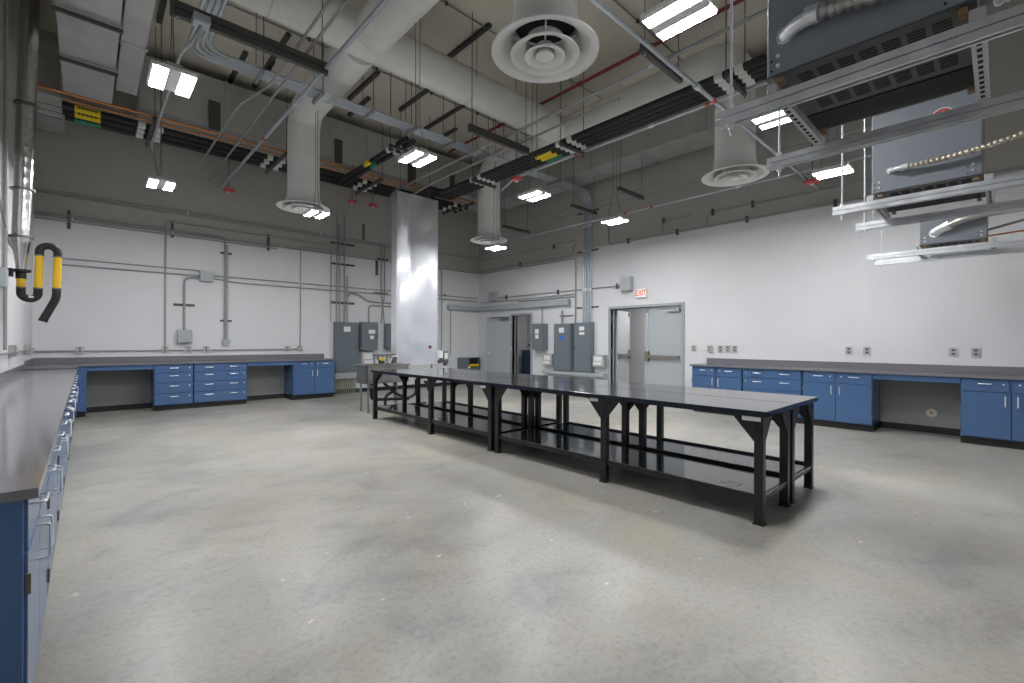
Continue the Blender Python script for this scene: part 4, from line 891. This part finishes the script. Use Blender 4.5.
bm = bmesh.new(); cyl(bm, RIGHT(0.70, 0.012, 0.30), RIGHT(0.70, 0.022, 0.30), 0.062, 20); obj('plate', bm, 'beige', r); bm = bmesh.new(); cyl(bm, RIGHT(0.70, 0.022, 0.30), RIGHT(0.70, 0.027, 0.30), 0.02, 12); obj('screw', bm, 'brass', r)
# left wall conduit
conduit([(XL+0.03, 7.55, 1.22), (XL+0.03, 7.55, 5.2)], 0.016, 'vertical conduit on the left wall beside the exhaust pipe', 'emtwall', 0)
conduit([(XL+0.03, 7.0, 1.18), (XL+0.03, 11.35, 1.18)], 0.013, 'low raceway conduit along the left wall', 'emtwall', 0)
conduit([(XL+0.03, 6.6, 2.95), (XL+0.03, 7.9, 2.45), (XL+0.03, 9.5, 2.45)], 0.012, 'slanting thin conduit behind the exhaust pipe', 'emtwall', 0.1)
r = thing('switch_box', LEFT(7.36, 0, 1.9), 'pale grey switch box on the left wall under the exhaust pipe', 'box')
rb('body', LEFT, (7.24, 0.001, 1.90), (7.42, 0.06, 2.11), 'panel_lt', r, 0.006); rb('lid', LEFT, (7.25, 0.06, 1.91), (7.41, 0.066, 2.10), 'panel_lt', r)
# grey boxes on the back wall
def jbox(R, u0, u1, z0, z1, d, label, m='panel_lt'):
    r = thing('junction_box', R((u0+u1)/2, 0, z0), label, 'box')
    rb('body', R, (u0, 0.001, z0), (u1, d, z1), m, r, 0.006); rb('cover', R, (u0+0.008, d, z0+0.008), (u1-0.008, d+0.004, z1-0.008), m, r)
    for a in (u0+0.03, u1-0.03): rb('screw', R, (a-0.006, d+0.004, z1-0.035), (a+0.006, d+0.007, z1-0.023), 'galv', r)
jbox(BACK, 1.71, 1.94, 2.57, 2.78, 0.12, 'square grey junction box high on the back wall'); jbox(BACK, 1.33, 1.57, 1.29, 1.55, 0.14, 'square grey junction box low on the back wall')
bm = bmesh.new(); cyl(bm, BACK(2.19, 0.001, 1.30), BACK(2.19, 0.09, 1.30), 0.07, 18); tag(obj('round_box', bm, 'panel_lt', None, True), 'round grey box below the double vertical conduit', 'box')
jbox(RIGHT, 5.77, 6.03, 2.52, 2.84, 0.14, 'square grey junction box above the double door'); jbox(RIGHT, 10.5, 10.82, 2.58, 2.86, 0.12, 'square grey junction box above the single door in the corner')
def epanel(R, u0, u1, z0, z1, d, label, papers, handle=False, blue=False, inner=None):
    r = thing('panelboard', R((u0+u1)/2, 0, z0), label, 'panel', 'grey electrical panels')
    rb('cabinet', R, (u0, 0.001, z0), (u1, d, z1), 'panel', r, 0.006)
    g = 0.02 if not inner else inner
    dr = rb('door', R, (u0+g, d, z0+(0.02 if not inner else (z1-z0)*0.28)), (u1-g, d+0.012, z1-0.02), 'panel', r, 0.004)
    for (fu, fz, w, h) in papers: rb('label', R, (u0+(u1-u0)*fu-w/2, d+0.012, z0+(z1-z0)*fz-h/2), (u0+(u1-u0)*fu+w/2, d+0.014, z0+(z1-z0)*fz+h/2), 'paper', dr, label='white paper label')
    if blue: rb('label', R, (u0+(u1-u0)*0.5-0.07, d+0.012, z0+(z1-z0)*0.70-0.04), (u0+(u1-u0)*0.5+0.07, d+0.014, z0+(z1-z0)*0.70+0.04), 'bluetag', dr, label='bright blue label')
    rb('latch', R, (u1-0.06, d+0.012, (z0+z1)/2-0.05), (u1-0.035, d+0.02, (z0+z1)/2+0.05), 'strut', dr)
    if handle:
        rb('switch_handle', R, (u1, d*0.4, z1-0.32), (u1+0.03, d*0.75, z1-0.12), 'redbright', r, 0.006)
    return r
epanel(BACK, 4.52, 5.09, 0.54, 1.81, 0.16, 'tall grey electrical panel at the end of the back worktop', [(0.5, 0.86, 0.17, 0.13)])
epanel(BACK, 5.18, 5.63, 1.09, 1.83, 0.20, 'grey disconnect switch beside the tall panel on the back wall', [(0.6, 0.66, 0.18, 0.10), (0.6, 0.46, 0.10, 0.09)], True, inner=0.06)
epanel(BACK, 5.90, 6.14, 1.12, 1.81, 0.16, 'narrow grey panel half hidden by the sheet-metal duct', [])
epanel(RIGHT, 8.42, 8.84, 1.12, 1.83, 0.22, 'grey disconnect switch beside the single door', [(0.5, 0.70, 0.14, 0.12), (0.5, 0.50, 0.12, 0.11)], False, inner=0.06)
epanel(RIGHT, 7.52, 8.08, 0.57, 1.81, 0.16, 'tall grey electrical panel with a bright blue label', [(0.5, 0.86, 0.17, 0.13)], False, True)
epanel(RIGHT, 6.87, 7.40, 0.57, 1.82, 0.16, 'tall grey electrical panel under the four bundled conduits', [(0.5, 0.88, 0.16, 0.10), (0.5, 0.78, 0.16, 0.07)])
def smallbox(R, u0, u1, z0, z1, label):
    r = thing('breaker_box', R((u0+u1)/2, 0, z0), label, 'box')
    rb('case', R, (u0, 0.001, z0), (u1, 0.15, z1), 'panel_lt', r, 0.006); rb('cover', R, (u0+0.015, 0.15, z0+0.015), (u1-0.015, 0.158, z1-0.015), 'outlet', r)
    rb('label', R, (u0+0.05, 0.158, z0+(z1-z0)*0.5), (u1-0.06, 0.16, z1-0.04), 'paper', r); rb('label', R, (u0+0.07, 0.158, z0+0.05), (u1-0.03, 0.16, z0+(z1-z0)*0.42), 'paper', r)
smallbox(BACK, 5.2, 5.55, 0.68, 1.05, 'small pale box with paper labels below the back-wall disconnect'); smallbox(RIGHT, 8.16, 8.50, 0.69, 1.01, 'small pale box with paper labels below the disconnect by the single door'); smallbox(RIGHT, 6.48, 6.82, 0.72, 1.02, 'small pale box with paper labels beside the double door')
def gutter(boxes, label, loc):
    r = thing('wireway', loc, label, 'wireway', 'pale grey wireways')
    for a, b in boxes: B('trough', a, b, 'panel_lt', r, 0.005)
    for a, b in boxes:
        p, q = Vector(a), Vector(b); B('screw_lid', (min(p.x, q.x)+0.01 if abs(p.x-q.x) > abs(p.y-q.y) else min(p.x, q.x)-0.004, min(p.y, q.y)+0.01 if abs(p.x-q.x) < abs(p.y-q.y) else min(p.y, q.y)-0.004, min(p.z, q.z)+0.01),
            (max(p.x, q.x)-0.01 if abs(p.x-q.x) > abs(p.y-q.y) else min(p.x, q.x), max(p.y, q.y)-0.01 if abs(p.x-q.x) < abs(p.y-q.y) else min(p.y, q.y), max(p.z, q.z)-0.01), 'panel_lt', r)
gutter([((7.95, YB-0.13, 2.29), (XR-0.002, YB-0.002, 2.44)), ((XR-0.13, 7.62, 2.29), (XR-0.002, YB-0.135, 2.44))], 'pale wireway turning the far corner above the single door', (9, 11, 2.29))
gutter([((4.50, YB-0.18, 0.38), (5.14, YB-0.002, 0.535))], 'pale wireway under the tall panel on the back wall', (4.8, 11.3, 0.38))
gutter([((XR-0.18, 6.48, 0.48), (XR-0.002, 8.5, 0.565))], 'long pale wireway under the panels on the exit wall', (9.1, 7.5, 0.48))
for k in range(10):
    x = 4.55 + k*0.056
    tag(T('pipe_stub', [(x, YB-0.09, 0.0), (x, YB-0.09, 0.385)], 0.017, 'rawpipe'), '%s mottled pipe stub from the left below the tall back-wall panel' % ten[k], 'pipe', 'pipe stubs under the tall panel')
r = thing('green_plug', (5.16, YB-0.12, 0), 'green plug on the floor beside the pipe stubs', 'plug'); bm = bmesh.new(); lathe(bm, (5.16, YB-0.12, 0), [(0.0005, 0), (0.05, 0), (0.05, 0.05), (0.03, 0.09), (0.0005, 0.09)], 14); obj('body', bm, 'green', r, True)
r = thing('open_wall_box', (8.75, YB, 0.42), 'dark grey open box with a yellow strip low on the back wall', 'box')
B('back_plate', (8.36, YB-0.012, 0.42), (9.16, YB-0.001, 0.83), 'panel', r)
for a, b in (((8.36, YB-0.13, 0.42), (9.16, YB-0.012, 0.435)), ((8.36, YB-0.13, 0.815), (9.16, YB-0.012, 0.83)), ((8.36, YB-0.13, 0.42), (8.375, YB-0.012, 0.83)), ((9.145, YB-0.13, 0.42), (9.16, YB-0.012, 0.83))): B('side', a, b, 'panel', r)
B('cover_half', (8.38, YB-0.135, 0.44), (8.72, YB-0.128, 0.81), 'panel', r); B('cover_strip', (8.72, YB-0.135, 0.44), (9.14, YB-0.128, 0.52), 'panel', r); B('yellow_strip', (8.78, YB-0.09, 0.55), (9.14, YB-0.06, 0.62), 'yellow', r); B('liner', (8.72, YB-0.03, 0.44), (9.14, YB-0.014, 0.81), 'slot', r); B('white_tag', (8.66, YB-0.138, 0.50), (8.76, YB-0.1355, 0.55), 'paper', r)
# exit wall conduits
def hr(z, y0, y1, r, label, pre=(), post=(), clips=()):
    t = conduit(list(pre) + [(xr, y0, z), (xr, y1, z)] + list(post), r, label, 'emtwall', 0.12, group=GWR)
    for y in clips: B('strap', (XR-0.055, y-0.02, z-0.06), (XR-0.001, y+0.02, z+0.06), 'strut', t)
hr(3.90, 11.35, 9.0, 0.015, 'highest conduit leaving the far corner on the exit wall', post=[(xr, 8.2, 3.95), (xr, 7.5, 3.95)], clips=(8.2,))
hr(3.57, 11.35, 7.55, 0.015, 'conduit at the top of the lit exit wall left of the bundle', post=[(xr, 7.5, 3.85), (xr, 7.42, 3.85)], clips=(9.5,)); hr(3.48, 11.35, 7.6, 0.014, 'lower conduit at the top of the lit exit wall left of the bundle', post=[(xr, 7.45, 3.48), (xr, 7.45, 1.8)])
hr(3.68, 6.4, -1.7, 0.016, 'long conduit at the top of the lit exit wall right of the bundle', pre=[(xr, 6.45, 4.15), (xr, 6.45, 3.75)], clips=(5.9, 4.7, 3.3, 1.9))
hr(3.95, 4.05, 0.5, 0.013, 'short conduit above the long exit wall conduit, bending down at its left end', pre=[(xr, 4.08, 3.70)], clips=(3.95, 3.2))
hr(3.98, 5.0, 4.4, 0.013, 'hooked conduit below the exit wall strut', pre=[(xr, 5.05, 3.68)], clips=(5.02,))
hr(2.66, 10.5, 6.03, 0.013, 'conduit between the two square grey boxes on the exit wall', clips=(10.1, 8.05, 6.2)); hr(2.56, 11.3, 7.45, 0.013, 'lower conduit between the corner box and the bundle')
hr(2.50, 9.6, 7.6, 0.016, 'conduit above the wireway bending down to the panels', post=[(xr, 7.46, 2.50), (xr, 7.46, 1.82)])
conduit([(xr, 8.7, 2.36), (xr, 8.62, 2.36), (xr, 8.62, 1.83)], 0.022, 'bent conduit from the wireway into the disconnect by the single door', 'emtwall', 0.12, group=GWR)
conduit([(xr-0.01, 7.9, 1.81), (xr-0.01, 7.9, 2.16)], 0.022, 'short conduit above the panel with the blue label', 'emtwall', 0, group=GWR)
r = thing('wall_strut', (XR, 7.8, 2.05), 'dark wall strut above the panel with the blue label', 'strut'); B('channel', (XR-0.021, 7.55, 2.0), (XR-0.001, 8.0, 2.03), 'strut', r)
# exit sign
r = thing('exit_sign', (XR-0.03, 5.54, 2.34), 'white exit sign with glowing red letters above the double door', 'sign')
B('case', (XR-0.055, 5.405, 2.335), (XR-0.001, 5.685, 2.545), 'white', r, 0.008); B('face', (XR-0.0575, 5.425, 2.352), (XR-0.055, 5.665, 2.528), 'exitface', r)
cu = bpy.data.curves.new('exit_text', 'FONT'); cu.body = 'EXIT'; cu.size = 0.175; cu.align_x = 'CENTER'; cu.align_y = 'CENTER'; cu.extrude = 0.001; cu.offset = 0.003; cu.resolution_u = 2
to = bpy.data.objects.new('tmp_text', cu); COL.objects.link(to); bpy.context.view_layer.update()
me = bpy.data.meshes.new_from_object(to); bpy.data.objects.remove(to)
me.transform(Matrix.Translation((XR-0.0595, 5.545, 2.44)) @ Matrix(((0, 0, -1, 0), (-1, 0, 0, 0), (0, 1, 0, 0), (0, 0, 0, 1))) @ Matrix.Diagonal((0.74, 1, 1, 1)))
me.transform(Matrix.Translation(-WLOC[r.name])); me.materials.clear(); me.materials.append(M['exitred'])
o = bpy.data.objects.new('letters', me); COL.objects.link(o); o.parent = r; o['label'] = 'red letters reading EXIT'
